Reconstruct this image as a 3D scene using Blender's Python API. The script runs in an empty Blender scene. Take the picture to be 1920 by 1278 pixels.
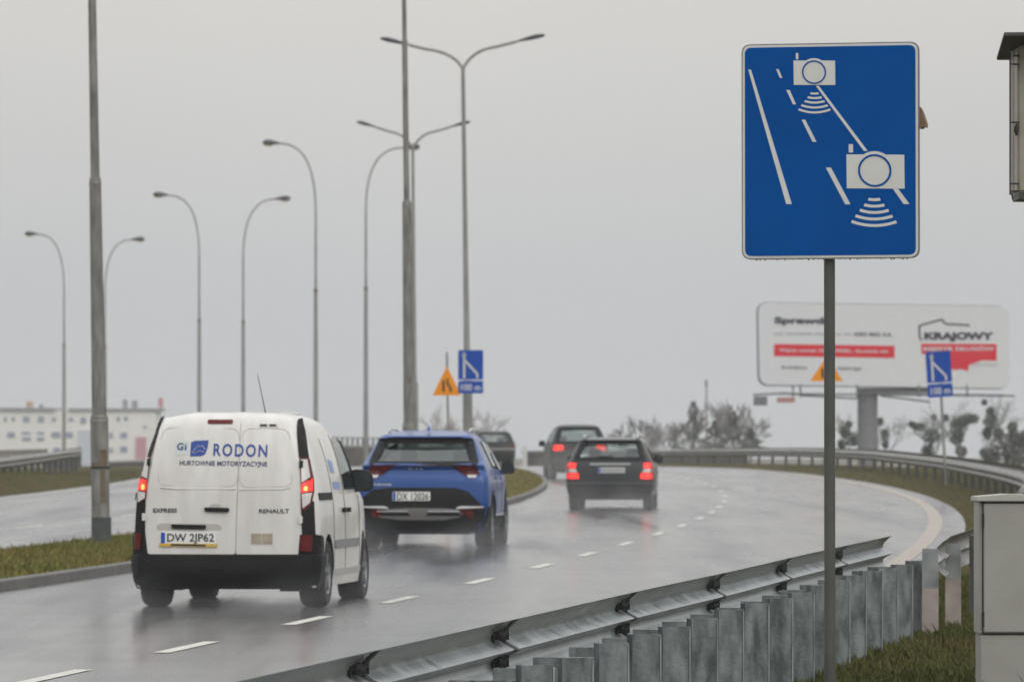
import bpy, bmesh, math, random
import numpy as np
from mathutils import Vector, Matrix
random.seed(7)
R = math.radians
SC = bpy.context.scene
COL = SC.collection

# ------------------------------------------------------------------ camera
F = 10667.0            # focal length in photo pixels (200 mm on 36 mm, 1920 px wide)
CAMZ = 1.78
HOR = 850.0            # photo row of the true horizon (hidden behind the crest of the road)
cam = bpy.data.cameras.new('camera')
cam.sensor_width = 36; cam.lens = 200; cam.sensor_fit = 'HORIZONTAL'
cam.shift_y = (HOR - 639) / 1920
cam.clip_start = 1; cam.clip_end = 20000
cam.dof.use_dof = True; cam.dof.focus_distance = 34; cam.dof.aperture_fstop = 7.6
co = bpy.data.objects.new('camera', cam); COL.objects.link(co)
co.location = (0, 0, CAMZ); co.rotation_euler = (R(90), 0, 0)
SC.camera = co

# ------------------------------------------------------------------ world (overcast) and soft sun
SUN_EL, SUN_ROT = R(38), R(150)
W = bpy.data.worlds.new('World'); SC.world = W; W.use_nodes = True
nt = W.node_tree; nt.nodes.clear()
out = nt.nodes.new('ShaderNodeOutputWorld'); bg = nt.nodes.new('ShaderNodeBackground')
sky = nt.nodes.new('ShaderNodeTexSky'); sky.sky_type = 'NISHITA'; sky.sun_disc = False
sky.sun_elevation = SUN_EL; sky.sun_rotation = SUN_ROT; sky.air_density = 1.0; sky.dust_density = 4.0
hsv = nt.nodes.new('ShaderNodeHueSaturation'); hsv.inputs['Saturation'].default_value = 0.12
tc = nt.nodes.new('ShaderNodeTexCoord'); sep = nt.nodes.new('ShaderNodeSeparateXYZ')
ramp = nt.nodes.new('ShaderNodeValToRGB')            # cloud deck: dimmer at the horizon, bright overhead
e = ramp.color_ramp.elements
e[0].position = 0.0; e[0].color = (0.315, 0.325, 0.335, 1)
e[1].position = 1.0; e[1].color = (0.90, 0.91, 0.92, 1)
x = ramp.color_ramp.elements.new(0.035); x.color = (0.335, 0.338, 0.342, 1)
x = ramp.color_ramp.elements.new(0.085); x.color = (0.392, 0.385, 0.370, 1)
x = ramp.color_ramp.elements.new(0.35); x.color = (0.62, 0.625, 0.63, 1)
noi = nt.nodes.new('ShaderNodeTexNoise'); noi.inputs['Scale'].default_value = 5.0; noi.inputs['Detail'].default_value = 3
mapn = nt.nodes.new('ShaderNodeMapRange'); mapn.inputs[1].default_value = 0.3; mapn.inputs[2].default_value = 0.7
mapn.inputs[3].default_value = 17.0; mapn.inputs[4].default_value = 18.6
mul = nt.nodes.new('ShaderNodeVectorMath'); mul.operation = 'SCALE'
mix = nt.nodes.new('ShaderNodeMix'); mix.data_type = 'RGBA'; mix.inputs[0].default_value = 0.88
L = nt.links.new
L(tc.outputs['Generated'], sep.inputs[0]); L(sep.outputs['Z'], ramp.inputs[0])
L(tc.outputs['Generated'], noi.inputs['Vector']); L(noi.outputs[0], mapn.inputs[0])
L(ramp.outputs[0], mul.inputs[0]); L(mapn.outputs[0], mul.inputs['Scale'])
L(sky.outputs[0], hsv.inputs['Color']); L(hsv.outputs[0], mix.inputs[6]); L(mul.outputs[0], mix.inputs[7])
L(mix.outputs[2], bg.inputs[0]); bg.inputs[1].default_value = 0.1; L(bg.outputs[0], out.inputs[0])
sl = bpy.data.lights.new('sun', 'SUN'); sl.energy = 0.6; sl.angle = R(40); sl.color = (1, .97, .93)
so = bpy.data.objects.new('sun', sl); COL.objects.link(so)
sd = Vector((math.sin(SUN_ROT) * math.cos(SUN_EL), math.cos(SUN_ROT) * math.cos(SUN_EL), math.sin(SUN_EL)))
so.rotation_euler = sd.to_track_quat('Z', 'Y').to_euler()
VS = SC.view_settings
SC.display_settings.display_device = 'sRGB'
VS.view_transform = 'Standard'; VS.look = 'None'; VS.exposure = 0; VS.gamma = 1; VS.use_curve_mapping = False
SC.cycles.max_bounces = 8; SC.cycles.transparent_max_bounces = 24; SC.cycles.volume_bounces = 1

# ------------------------------------------------------------------ helpers
def srgb(r, g, b):
    f = lambda c: (c / 255 / 12.92) if c / 255 <= .04045 else ((c / 255 + .055) / 1.055) ** 2.4
    return (f(r), f(g), f(b))

def mat(name, col, rough=.6, metal=0., noise=0., nscale=8., col2=None, bump=0., bscale=40., coat=0., spec=None, emit=None, estr=0., stretch=None, rvar=0.):
    m = bpy.data.materials.new(name); m.use_nodes = True
    t = m.node_tree; b = t.nodes['Principled BSDF']
    b.inputs['Base Color'].default_value = (*col, 1)
    b.inputs['Roughness'].default_value = rough; b.inputs['Metallic'].default_value = metal
    b.inputs['Coat Weight'].default_value = coat; b.inputs['Coat Roughness'].default_value = .08
    if spec is not None: b.inputs['Specular IOR Level'].default_value = spec
    if emit: b.inputs['Emission Color'].default_value = (*emit, 1); b.inputs['Emission Strength'].default_value = estr
    tcn = t.nodes.new('ShaderNodeTexCoord'); vec = tcn.outputs['Object']
    if stretch:
        mp = t.nodes.new('ShaderNodeMapping'); mp.inputs['Scale'].default_value = stretch
        t.links.new(vec, mp.inputs[0]); vec = mp.outputs[0]
    if noise or col2 or rvar:
        n = t.nodes.new('ShaderNodeTexNoise'); n.inputs['Scale'].default_value = nscale; n.inputs['Detail'].default_value = 6
        t.links.new(vec, n.inputs['Vector'])
        r = t.nodes.new('ShaderNodeValToRGB')
        r.color_ramp.elements[0].position = .32; r.color_ramp.elements[1].position = .68
        c2 = col2 or tuple(min(1, c * (1 + noise)) for c in col)
        c1 = col if col2 else tuple(c * (1 - noise) for c in col)
        r.color_ramp.elements[0].color = (*c1, 1); r.color_ramp.elements[1].color = (*c2, 1)
        t.links.new(n.outputs[0], r.inputs[0]); t.links.new(r.outputs[0], b.inputs['Base Color'])
        if rvar:
            mr = t.nodes.new('ShaderNodeMapRange'); mr.inputs[1].default_value = .3; mr.inputs[2].default_value = .7
            mr.inputs[3].default_value = max(.02, rough - rvar); mr.inputs[4].default_value = rough + rvar
            t.links.new(n.outputs[0], mr.inputs[0]); t.links.new(mr.outputs[0], b.inputs['Roughness'])
    if bump:
        n2 = t.nodes.new('ShaderNodeTexNoise'); n2.inputs['Scale'].default_value = bscale; n2.inputs['Detail'].default_value = 4
        t.links.new(tcn.outputs['Object'], n2.inputs['Vector'])
        bp = t.nodes.new('ShaderNodeBump'); bp.inputs['Strength'].default_value = bump; bp.inputs['Distance'].default_value = .02
        t.links.new(n2.outputs[0], bp.inputs['Height']); t.links.new(bp.outputs[0], b.inputs['Normal'])
    return m

def glass(name, tint=(.35, .42, .40), fac=.55):
    """thin window glass: partly see-through, partly mirror"""
    m = bpy.data.materials.new(name); m.use_nodes = True; t = m.node_tree; t.nodes.clear()
    o = t.nodes.new('ShaderNodeOutputMaterial'); tr = t.nodes.new('ShaderNodeBsdfTransparent'); gl = t.nodes.new('ShaderNodeBsdfGlossy')
    tr.inputs[0].default_value = (*tint, 1); gl.inputs['Roughness'].default_value = .06; gl.inputs[0].default_value = (.9, .95, .95, 1)
    lw = t.nodes.new('ShaderNodeLayerWeight'); lw.inputs[0].default_value = .5      # Schlick, the same from both sides
    pw = t.nodes.new('ShaderNodeMath'); pw.operation = 'POWER'; pw.inputs[1].default_value = 5; t.links.new(lw.outputs['Facing'], pw.inputs[0])
    fr = t.nodes.new('ShaderNodeMath'); fr.operation = 'MULTIPLY_ADD'; r0 = .05 + .12 * fac; fr.inputs[1].default_value = 1 - r0; fr.inputs[2].default_value = r0; t.links.new(pw.outputs[0], fr.inputs[0])
    mx = t.nodes.new('ShaderNodeMixShader')
    t.links.new(fr.outputs[0], mx.inputs[0]); t.links.new(tr.outputs[0], mx.inputs[1]); t.links.new(gl.outputs[0], mx.inputs[2])
    t.links.new(mx.outputs[0], o.inputs[0]); return m

def tag(o, label=None, cat=None, group=None, kind=None):
    if label: o['label'] = label
    if cat: o['category'] = cat
    if group: o['group'] = group
    if kind: o['kind'] = kind
    return o
def empty(name, loc, rz=0, **k):
    o = bpy.data.objects.new(name, None); COL.objects.link(o); o.location = loc; o.rotation_euler = (0, 0, rz)
    o.empty_display_size = .3
    return tag(o, **k)
def link_mesh(name, me, material=None, parent=None, sharp=35):
    o = bpy.data.objects.new(name, me); COL.objects.link(o)
    if material is not None:
        for mm in (material if isinstance(material, (list, tuple)) else [material]): me.materials.append(mm)
    if parent is not None: o.parent = parent
    if sharp:
        me.shade_smooth(); me.set_sharp_from_angle(angle=R(sharp))
    return o
class MB:
    def __init__(s): s.v = []; s.f = []
    def add(s, vs, fs):
        k = len(s.v); s.v += [tuple(v) for v in vs]; s.f += [tuple(i + k for i in f) for f in fs]; return s
    def box(s, a, b, M=None):
        (x0, y0, z0), (x1, y1, z1) = a, b
        vs = [(x0, y0, z0), (x1, y0, z0), (x1, y1, z0), (x0, y1, z0), (x0, y0, z1), (x1, y0, z1), (x1, y1, z1), (x0, y1, z1)]
        if M: vs = [M @ Vector(v) for v in vs]
        return s.add(vs, [(3, 2, 1, 0), (4, 5, 6, 7), (0, 1, 5, 4), (1, 2, 6, 5), (2, 3, 7, 6), (3, 0, 4, 7)])
    def tube(s, pts, rad, n=12, cap=True, sq=(1, 1)):
        pts = [Vector(p) for p in pts]
        if not hasattr(rad, '__len__'): rad = [rad] * len(pts)
        rings = []; prev = None
        for i, p in enumerate(pts):
            d = (pts[min(i + 1, len(pts) - 1)] - pts[max(i - 1, 0)]).normalized()
            if prev is None:
                u = d.orthogonal().normalized() if abs(d.z) < .95 else Vector((1, 0, 0))
                u = (u - d * u.dot(d)).normalized()
            else: u = (prev - d * prev.dot(d)).normalized()
            prev = u; w = d.cross(u)
            rings.append([p + (u * math.cos(2 * math.pi * j / n) * sq[0] + w * math.sin(2 * math.pi * j / n) * sq[1]) * rad[i] for j in range(n)])
        vs = [v for r in rings for v in r]; fs = []
        for i in range(len(pts) - 1):
            for j in range(n):
                a = i * n + j; b = i * n + (j + 1) % n
                fs.append((a, b, b + n, a + n))
        if cap: fs.append(tuple(reversed(range(n)))); fs.append(tuple(range((len(pts) - 1) * n, len(pts) * n)))
        return s.add(vs, fs)
    def lathe(s, prof, n=24, axis='z', c=(0, 0, 0)):
        vs = []; fs = []; m = len(prof)
        for j in range(n):
            a = 2 * math.pi * j / n
            for (r, h) in prof:
                p = (r * math.cos(a), r * math.sin(a), h)
                if axis == 'x': p = (p[2], p[0], p[1])
                if axis == 'y': p = (p[1], p[2], p[0])
                vs.append((p[0] + c[0], p[1] + c[1], p[2] + c[2]))
        for j in range(n):
            k = (j + 1) % n
            for i in range(m - 1): fs.append((j * m + i, k * m + i, k * m + i + 1, j * m + i + 1))
        return s.add(vs, fs)
    def prism(s, poly, h0, h1, fn):
        """extrude a 2-D polygon; fn(u, v, h) -> point"""
        n = len(poly)
        vs = [fn(u, v, h0) for u, v in poly] + [fn(u, v, h1) for u, v in poly]
        fs = [tuple(reversed(range(n))), tuple(range(n, 2 * n))] + [(i, (i + 1) % n, (i + 1) % n + n, i + n) for i in range(n)]
        return s.add(vs, fs)
    def grid(s, rows, closed=False):
        m = len(rows[0]); vs = [p for r in rows for p in r]; fs = []
        for i in range(len(rows) - 1):
            for j in range(m - (0 if closed else 1)):
                k = (j + 1) % m
                fs.append((i * m + j, i * m + k, (i + 1) * m + k, (i + 1) * m + j))
        return s.add(vs, fs)
    def mesh(s, name):
        me = bpy.data.meshes.new(name); me.from_pydata(s.v, [], s.f); me.update()
        bm = bmesh.new(); bm.from_mesh(me); bmesh.ops.recalc_face_normals(bm, faces=bm.faces); bm.to_mesh(me); bm.free()
        return me
    def build(s, name, material, parent=None, sharp=35):
        return link_mesh(name, s.mesh(name), material, parent, sharp)
def bevel(o, w=.01, seg=2):
    bm = bmesh.new(); bm.from_mesh(o.data)
    ed = [e for e in bm.edges if len(e.link_faces) == 2 and e.calc_face_angle(0) > R(35)]
    bmesh.ops.bevel(bm, geom=ed, offset=w, segments=seg, affect='EDGES', clamp_overlap=True)
    bm.to_mesh(o.data); bm.free(); o.data.shade_smooth(); o.data.set_sharp_from_angle(angle=R(40)); return o
def rpoly(pts, r, n=4):
    res = []; k = len(pts)
    for i in range(k):
        a, b, c = Vector(pts[i - 1]), Vector(pts[i]), Vector(pts[(i + 1) % k])
        d1 = (a - b); d2 = (c - b); rr = min(r, d1.length * .45, d2.length * .45)
        p1 = b + d1.normalized() * rr; p2 = b + d2.normalized() * rr
        for j in range(n + 1):
            t = j / n; q = p1 * (1 - t) ** 2 + b * 2 * t * (1 - t) + p2 * t * t; res.append((q.x, q.y))
    return res
def text_mesh(body, bold=0., space=1.):
    cu = bpy.data.curves.new('text', 'FONT'); cu.body = body; cu.size = 1; cu.space_character = space; cu.offset = bold; cu.resolution_u = 3
    o = bpy.data.objects.new('text', cu); COL.objects.link(o)
    dg = bpy.context.evaluated_depsgraph_get(); dg.update()
    me = bpy.data.meshes.new_from_object(o.evaluated_get(dg)); bpy.data.objects.remove(o); bpy.data.curves.remove(cu)
    vs = np.array([v.co[:2] for v in me.vertices]); fs = [tuple(p.vertices) for p in me.polygons]; bpy.data.meshes.remove(me)
    vs -= vs.min(0); vs /= vs.max(0)
    return vs, fs                       # unit box
def boolean(me, cutters, inner):
    """me minus the cutter meshes, cut faces get the cutter's own material"""
    o = bpy.data.objects.new('tmp', me); COL.objects.link(o); tmp = [o]
    for c in cutters:
        q = bpy.data.objects.new('cut', c); COL.objects.link(q); tmp.append(q)
        if not c.materials: c.materials.append(inner)
        md = o.modifiers.new('b', 'BOOLEAN'); md.operation = 'DIFFERENCE'; md.solver = 'EXACT'; md.object = q; md.material_mode = 'TRANSFER'
    dg = bpy.context.evaluated_depsgraph_get(); dg.update()
    r = bpy.data.meshes.new_from_object(o.evaluated_get(dg))
    for q in tmp: bpy.data.objects.remove(q)
    return r
def pch(pts):
    xs = np.array([p[0] for p in pts], float); ys = np.array([p[1] for p in pts], float)
    d = np.diff(ys) / np.diff(xs); m = np.zeros(len(xs)); m[0] = d[0]; m[-1] = d[-1]
    for i in range(1, len(xs) - 1): m[i] = 0 if d[i - 1] * d[i] <= 0 else 2 * d[i - 1] * d[i] / (d[i - 1] + d[i])
    def f(x):
        x = min(max(x, xs[0]), xs[-1]); i = min(max(int(np.searchsorted(xs, x)) - 1, 0), len(xs) - 2)
        h = xs[i + 1] - xs[i]; t = (x - xs[i]) / h
        return float((2*t**3-3*t**2+1)*ys[i] + (t**3-2*t**2+t)*h*m[i] + (-2*t**3+3*t**2)*ys[i+1] + (t**3-t**2)*h*m[i+1])
    return f

# ------------------------------------------------------------------ terrain
_gz = pch([(-60, -.3375), (0, 0), (100, .5625), (200, 1.125), (225, 1.21), (250, 1.22), (280, 1.13), (330, .9), (420, .2), (560, -3), (800, -6), (4000, -6)])
def gz(y): return .005625 * y if -60 < y < 190 else _gz(y)
_c = np.polyfit([0, 15, 29.3, 44.9, 56.8, 70, 82.9, 97.4, 111.7, 126.6, 146, 163.7, 184, 196, 214, 232, 250, 270, 300],
                [-8.2, -6.3, -4.5, -2.55, -1.13, .27, 1.62, 2.9, 3.99, 4.77, 5.34, 5.56, 5.4, 5.05, 4.34, 3.3, 2.0, .2, -3.5], 5)
def c(y):
    if y > 300: return float(np.polyval(_c, 300) + (y - 300) * np.polyval(np.polyder(_c), 300))
    if y < 0: return float(np.polyval(_c, 0) + y * .125)
    return float(np.polyval(_c, y))
def cs(y): return (c(y + 1) - c(y - 1)) / 2
def PX(px, y): return (px - 960) / F * y
def PZ(py, y): return CAMZ - (py - HOR) / F * y
def P(px, py, y): return Vector((PX(px, y), y, PZ(py, y)))
def G(px, y): return Vector((PX(px, y), y, gz(y)))

# wet asphalt: sheen varies in long streaks along the lane
def asphalt(name, rough):
    m = bpy.data.materials.new(name); m.use_nodes = True; t = m.node_tree; b = t.nodes['Principled BSDF']
    tcn = t.nodes.new('ShaderNodeTexCoord'); mp = t.nodes.new('ShaderNodeMapping'); mp.inputs['Scale'].default_value = (.9, .06, 1); mp.inputs['Rotation'].default_value = (0, 0, R(5))
    t.links.new(tcn.outputs['Object'], mp.inputs[0])
    n = t.nodes.new('ShaderNodeTexNoise'); n.inputs['Scale'].default_value = 1.0; n.inputs['Detail'].default_value = 5; t.links.new(mp.outputs[0], n.inputs['Vector'])
    mr = t.nodes.new('ShaderNodeMapRange'); mr.inputs[1].default_value = .3; mr.inputs[2].default_value = .7; mr.inputs[3].default_value = rough - .11; mr.inputs[4].default_value = rough + .15
    t.links.new(n.outputs[0], mr.inputs[0]); t.links.new(mr.outputs[0], b.inputs['Roughness'])
    n3 = t.nodes.new('ShaderNodeTexNoise'); n3.inputs['Scale'].default_value = .9; n3.inputs['Detail'].default_value = 8; t.links.new(tcn.outputs['Object'], n3.inputs['Vector'])
    r = t.nodes.new('ShaderNodeValToRGB'); r.color_ramp.elements[0].position = .3; r.color_ramp.elements[1].position = .7
    r.color_ramp.elements[0].color = (.055, .056, .058, 1); r.color_ramp.elements[1].color = (.10, .10, .10, 1)
    t.links.new(n3.outputs[0], r.inputs[0]); t.links.new(r.outputs[0], b.inputs['Base Color'])
    b.inputs['Specular IOR Level'].default_value = .5
    return m
M_asph = asphalt('wet_asphalt', .21)
M_asph2 = asphalt('wet_asphalt_far', .23)
M_grass = mat('grass_soil', (.036, .040, .009), .95, nscale=.8, spec=.08, col2=(.075, .055, .016), bump=.5, bscale=12)
M_median = mat('median_soil', (.115, .078, .03), .95, nscale=.9, spec=.08, col2=(.105, .105, .024), bump=.5, bscale=10)
M_kerb = mat('kerb_concrete', (.115, .11, .102), .7, noise=.25, nscale=3, bump=.2)
M_white = mat('road_paint', (.50, .49, .44), .5, noise=.15, nscale=6)
M_ochre = mat('edge_line_paint', (.29, .255, .205), .5, noise=.12, nscale=3)
def strip(name, x0, x1, ys, dz, m, kind='structure', n=1, **k):
    rows = []
    for y in ys: rows.append([(x0(y) + (x1(y) - x0(y)) * i / n, y, gz(y) + dz) for i in range(n + 1)])
    o = MB().grid(rows).build(name, m, sharp=0); return tag(o, kind=kind, **k)
ys_g = list(range(-60, 440, 6)) + list(range(440, 900, 30)) + [1000, 1500, 2500, 5000, 9000]
strip('ground', lambda y: -4000, lambda y: 4000, ys_g, -.03, M_grass)
ys = [i * 2.5 for i in range(-20, 140)]
strip('road', lambda y: c(y) - 4.55, lambda y: c(y) + 4.85, ys, 0, M_asph, n=4)
strip('opposite_road', lambda y: c(y) - 17.2, lambda y: c(y) - 7.4, ys, 0, M_asph2, n=4)
# markings
mk = MB()
for D in [33.7, 39.7, 44.9, 50.9, 56.8, 63.5, 70.1, 76.3, 82.9, 90.4, 97.4, 104.9, 111.7, 118.7, 126.6, 135.6, 146, 155.6, 163.7, 171, 178]:
    yy = [D - 1.1 + .55 * i for i in range(5)]
    mk.grid([[(c(y) - .065, y, gz(y) + .005), (c(y) + .065, y, gz(y) + .005)] for y in yy])
for D in [84, 96, 108, 120, 132, 144, 156, 168, 180]:
    yy = [D - 1.5, D, D + 1.5]
    mk.grid([[(c(y) - 11.0, y, gz(y) + .005), (c(y) - 10.87, y, gz(y) + .005)] for y in yy])
tag(mk.build('lane_marking', M_white, sharp=0), kind='structure')
strip('edge_marking', lambda y: c(y) + 4.2, lambda y: c(y) + 4.45, [30 + 2.5 * i for i in range(90)], .005, M_ochre)
strip('opposite_edge_marking', lambda y: c(y) - 16.75, lambda y: c(y) - 16.55, [60 + 2.5 * i for i in range(70)], .005, mat('worn_paint', (.27, .265, .25), .5, noise=.3, nscale=2))
# kerbs and raised median
kb = MB()
for (a, b) in ((-4.68, -4.55), (-7.45, -7.32)):
    kb.grid([[(c(y) + a, y, gz(y) - .02), (c(y) + a, y, gz(y) + .105), (c(y) + a + .015, y, gz(y) + .12), (c(y) + b - .015, y, gz(y) + .12), (c(y) + b, y, gz(y) + .105), (c(y) + b, y, gz(y) - .02)] for y in [i * 2 for i in range(10, 150)]])
tag(kb.build('kerb', M_kerb, sharp=30), kind='structure')
strip('median_ground', lambda y: c(y) - 7.33, lambda y: c(y) - 4.67, [i * 2 for i in range(10, 150)], .11, M_median, n=3)

# the verges rise from the road edge towards the rails
def _ss(t): t = min(max(t, 0), 1); return t * t * (3 - 2 * t)
def verge_z(x, y): return gz(y) - .03 + .13 * _ss((y - 62) / 50) * _ss((x - c(y) - 4.7) / 1.7)
def left_z(x, y): return gz(y) - .03 + .50 * _ss((c(y) - 17.0 - x) / 1.8) * (1 - _ss((y - 140) / 55))
ysv = [60 + 2.5 * i for i in range(84)]
tag(MB().grid([[(x, y, verge_z(x, y) + (.012 if i else -.02)) for i, x in enumerate([c(y) + 4.7 + .35 * k for k in range(16)])] for y in ysv]).build('verge', M_grass), kind='structure')
tag(MB().grid([[(x, y, left_z(x, y) + (.012 if i else -.02)) for i, x in enumerate([c(y) - 17.0 - .4 * k for k in range(14)])] for y in ysv]).build('verge', M_grass), kind='structure')
# grass blades: one countless mass
def blades(name, spots, m, h=(.05, .13)):
    mb = MB()
    for (x, y, z) in spots:
        a = random.uniform(0, 6.28); hh = random.uniform(*h) * (random.uniform(1.3, 2.2) if random.random() < .02 else 1); w = hh * .09 + .004
        dx, dy = math.cos(a) * w, math.sin(a) * w; lx, ly = random.gauss(0, .45) * hh, random.gauss(0, .45) * hh
        mb.add([(x - dx, y - dy, z), (x + dx, y + dy, z), (x + lx, y + ly, z + hh)], [(0, 1, 2)])
    me = bpy.data.meshes.new(name); me.from_pydata(mb.v, [], mb.f)
    return tag(link_mesh(name, me, m, sharp=0), kind='stuff')
M_blade = mat('grass_blade', (.036, .060, .008), .7, spec=.15, nscale=.9, col2=(.092, .080, .024))
M_blade2 = mat('grass_blade_dry', (.10, .115, .02), .7, spec=.15, nscale=.6, col2=(.175, .135, .045))
sp = []
for _ in range(42000):
    y = random.uniform(52, 120); x = c(y) - 7.3 + 2.6 * random.random() ** 1.2; sp.append((x, y, gz(y) + .11))
for _ in range(9000):
    y = random.uniform(120, 240); x = random.uniform(c(y) - 7.3, c(y) - 4.7); sp.append((x, y, gz(y) + .11))
tag(blades('median_grass', sp, M_blade2, (.03, .085)), label='yellowed grass on the raised strip between the two roads', cat='grass')
sp = []
for _ in range(60000):
    y = random.uniform(33, 66); x = c(y) + 5.1 + abs(random.gauss(0, 2.2)); sp.append((x, y, gz(y) - .03))
for _ in range(16000):
    y = random.uniform(66, 215); x = c(y) + 4.9 + random.random() * 3.5; sp.append((x, y, verge_z(x, y)))
for _ in range(9000):
    y = random.uniform(110, 215); x = c(y) - 17.3 - random.random() * 3; sp.append((x, y, left_z(x, y)))
tag(blades('verge_grass', sp, M_blade, (.02, .07)), label='dark green grass along the outer verges and round the cabinet', cat='grass')

# ------------------------------------------------------------------ common materials
M_galv = mat('galvanised_steel', (.33, .35, .355), .40, .7, noise=.22, nscale=5, bump=.03, bscale=4, rvar=.12)
M_galv_post = mat('galvanised_post', (.085, .098, .098), .5, .5, nscale=8, col2=(.25, .275, .275), bump=.15, bscale=30, rvar=.1, stretch=(1.6, 1.6, .55))
M_galv_far = mat('weathered_steel_rail', (.20, .195, .185), .5, .5, noise=.2, nscale=1.5)
M_bolt = mat('dark_bolts', (.03, .03, .032), .6, .3)
M_rust = mat('rusty_lower_post', (.40, .35, .31), .7, nscale=5, col2=(.27, .23, .20))
M_pole = mat('painted_grey_pole', (.19, .19, .18), .6, .2, nscale=2.2, col2=(.30, .295, .28), stretch=(3, 3, .6))
M_poleold = mat('old_steel_pole', (.12, .115, .105), .7, .1, nscale=2.6, col2=(.25, .245, .225), stretch=(4, 4, .9))
M_polerust = mat('rust_stain', (.11, .075, .04), .8, nscale=9, col2=(.17, .14, .1))
M_lamp = mat('lamp_housing', (.022, .024, .03), .5)
M_lens = mat('lamp_lens', (.45, .33, .2), .3)
M_black = mat('black_plastic', (.009, .009, .010), .6, noise=.3, nscale=3, spec=.2)
M_tyre = mat('tyre_rubber', (.012, .012, .012), .75, noise=.2)
M_rim = mat('wheel_rim', (.25, .26, .27), .35, .8)
M_inner = mat('car_interior', (.018, .018, .02), .8)
M_red = mat('red_lens', (.10, .002, .003), .3, spec=.25)
M_redlit = mat('lit_tail_lamp', (.8, .03, .02), .2, emit=(1, .018, .014), estr=1.15)
M_orangelit = mat('lit_bulb', (.9, .25, .08), .2, emit=(1, .30, .06), estr=2.2)
M_clear = mat('clear_lens', (.55, .52, .5), .15, coat=.6)
M_chrome = mat('chrome_trim', (.75, .75, .76), .18, 1)
M_plate = mat('number_plate', (.70, .70, .67), .4)
M_platetxt = mat('plate_characters', (.01, .01, .012), .5)
M_eublue = mat('plate_blue', srgb(20, 70, 160), .4)
M_glass = glass('tinted_glass', (.70, .77, .74), .3)
M_glassd = glass('dark_tinted_glass', (.30, .35, .34), .5)
M_mirror = mat('mirror_glass', (.02, .024, .026), .1, spec=.5)

# ------------------------------------------------------------------ guardrails
WPROF = [(0, 0), (.02, -.012), (.07, -.06), (.083, -.085), (.083, -.105), (.05, -.13), (.01, -.15), (0, -.158), (.01, -.166), (.05, -.186), (.083, -.21), (.083, -.235), (.07, -.255), (.02, -.30), (0, -.312)]
def rail_sheet(path, side, off=0., th=.004):
    """path: list of points (top of the rail); side: -1 = the traffic is to the left"""
    rows = []
    for i, p in enumerate(path):
        d = (path[min(i + 1, len(path) - 1)] - path[max(i - 1, 0)]); d.z = 0; d.normalize()
        nrm = Vector((d.y, -d.x, 0)) * side
        a = [p + nrm * (t + off) + Vector((0, 0, z)) for t, z in WPROF]
        b = [p + nrm * (t + off + th) + Vector((0, 0, z)) for t, z in reversed(WPROF)]
        rows.append(a + b)
    mb = MB().grid(rows, closed=True); n = len(rows[0]); k = len(mb.v)
    mb.f.append(tuple(range(n))); mb.f.append(tuple(range(k - n, k))); return mb
def curve_pts(fx, y0, y1, n, h): return [Vector((fx(y), y, gz(y) + h)) for y in np.linspace(y0, y1, n)]

# near rail (seen from behind), splices every 4 m
nx = pch([(8, -3.35), (14, -2.4), (20, -1.45), (29.3, 0), (34.7, .83), (39.2, 1.56), (43.4, 2.2), (47.8, 2.9), (51.5, 3.5)])
ng = empty('guardrail', (nx(36), 36, gz(36)), label='near galvanised steel guardrail seen from behind, with dense row of posts', cat='guardrail')
base = Vector(ng.location)
def rel(mb): mb.v = [tuple(Vector(v) - base) for v in mb.v]; return mb
spl = [13.4, 17.4, 21.4, 25.3, 29.3, 34.0, 38.3, 42.6, 46.8, 50.9]
for a, b in zip(spl[:-1], spl[1:]):
    rel(rail_sheet(curve_pts(nx, a - .16, b, 10, .76), -1)).build('rail_beam', M_galv, ng)
    pts = curve_pts(nx, a - .16, a + .17, 3, .76)
    if a > 20: rel(rail_sheet(curve_pts(nx, a + .10, a + .21, 3, .758), -1, -.010, .004)).build('splice_gap_shadow', M_bolt, ng)  # dark strip laid over the joint as the painted shadow of the splice gap
    br = MB()
    y = a
    for dz, dy in ((-.075, -.12), (-.085, -.03), (-.075, .07), (-.215, -.12), (-.225, -.03), (-.215, .07)):
        q = Vector((nx(y + dy), y + dy, gz(y) + .76 + dz)); t = .083
        q = q + Vector((-t, 0, 0))
        br.lathe([(0, -.05), (.018, -.05), (.018, -.012), (.03, -.01), (.03, .012), (0, .012)], 8, 'x', (q.x + .045, q.y, q.z))
    br.box((nx(y) - .097, y - .15, gz(y) + .76 - .245), (nx(y) - .089, y + .10, gz(y) + .76 - .055))
    rel(br).build('splice_bolts', M_bolt, ng)
    M_ = None
def post_at(x, y, h, ang, parent, m, wd=.16, fl=.075, low=None):
    M_ = Matrix.Translation((x, y, 0)) @ Matrix.Rotation(ang, 4, 'Z')
    z0, z1 = gz(y) - .3, gz(y) + h
    pr = [(-wd / 2, 0), (wd / 2, 0), (wd / 2, fl), (wd / 2 - .028, fl), (wd / 2 - .028, fl - .008), (wd / 2 - .008, fl - .008), (wd / 2 - .008, .008), (-wd / 2 + .008, .008), (-wd / 2 + .008, fl - .008), (-wd / 2 + .028, fl - .008), (-wd / 2 + .028, fl), (-wd / 2, fl)]
    zz = z0 if low is None else gz(y) + low
    mb = MB().prism(pr, zz, z1, lambda u, v, hh: M_ @ Vector((u, v, hh)))
    if parent is ng: rel(mb)
    o = mb.build('post', m, parent, sharp=25)
    if low is not None:
        mb = MB().prism([(u * 1.02, v * 1.02 - .001) for u, v in pr], z0, zz, lambda u, v, hh: M_ @ Vector((u, v, hh)))
        if parent is ng: rel(mb)
        mb.build('post_foot', M_rust, o, sharp=25)
    return o
y = 20.6; i = 0
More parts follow.
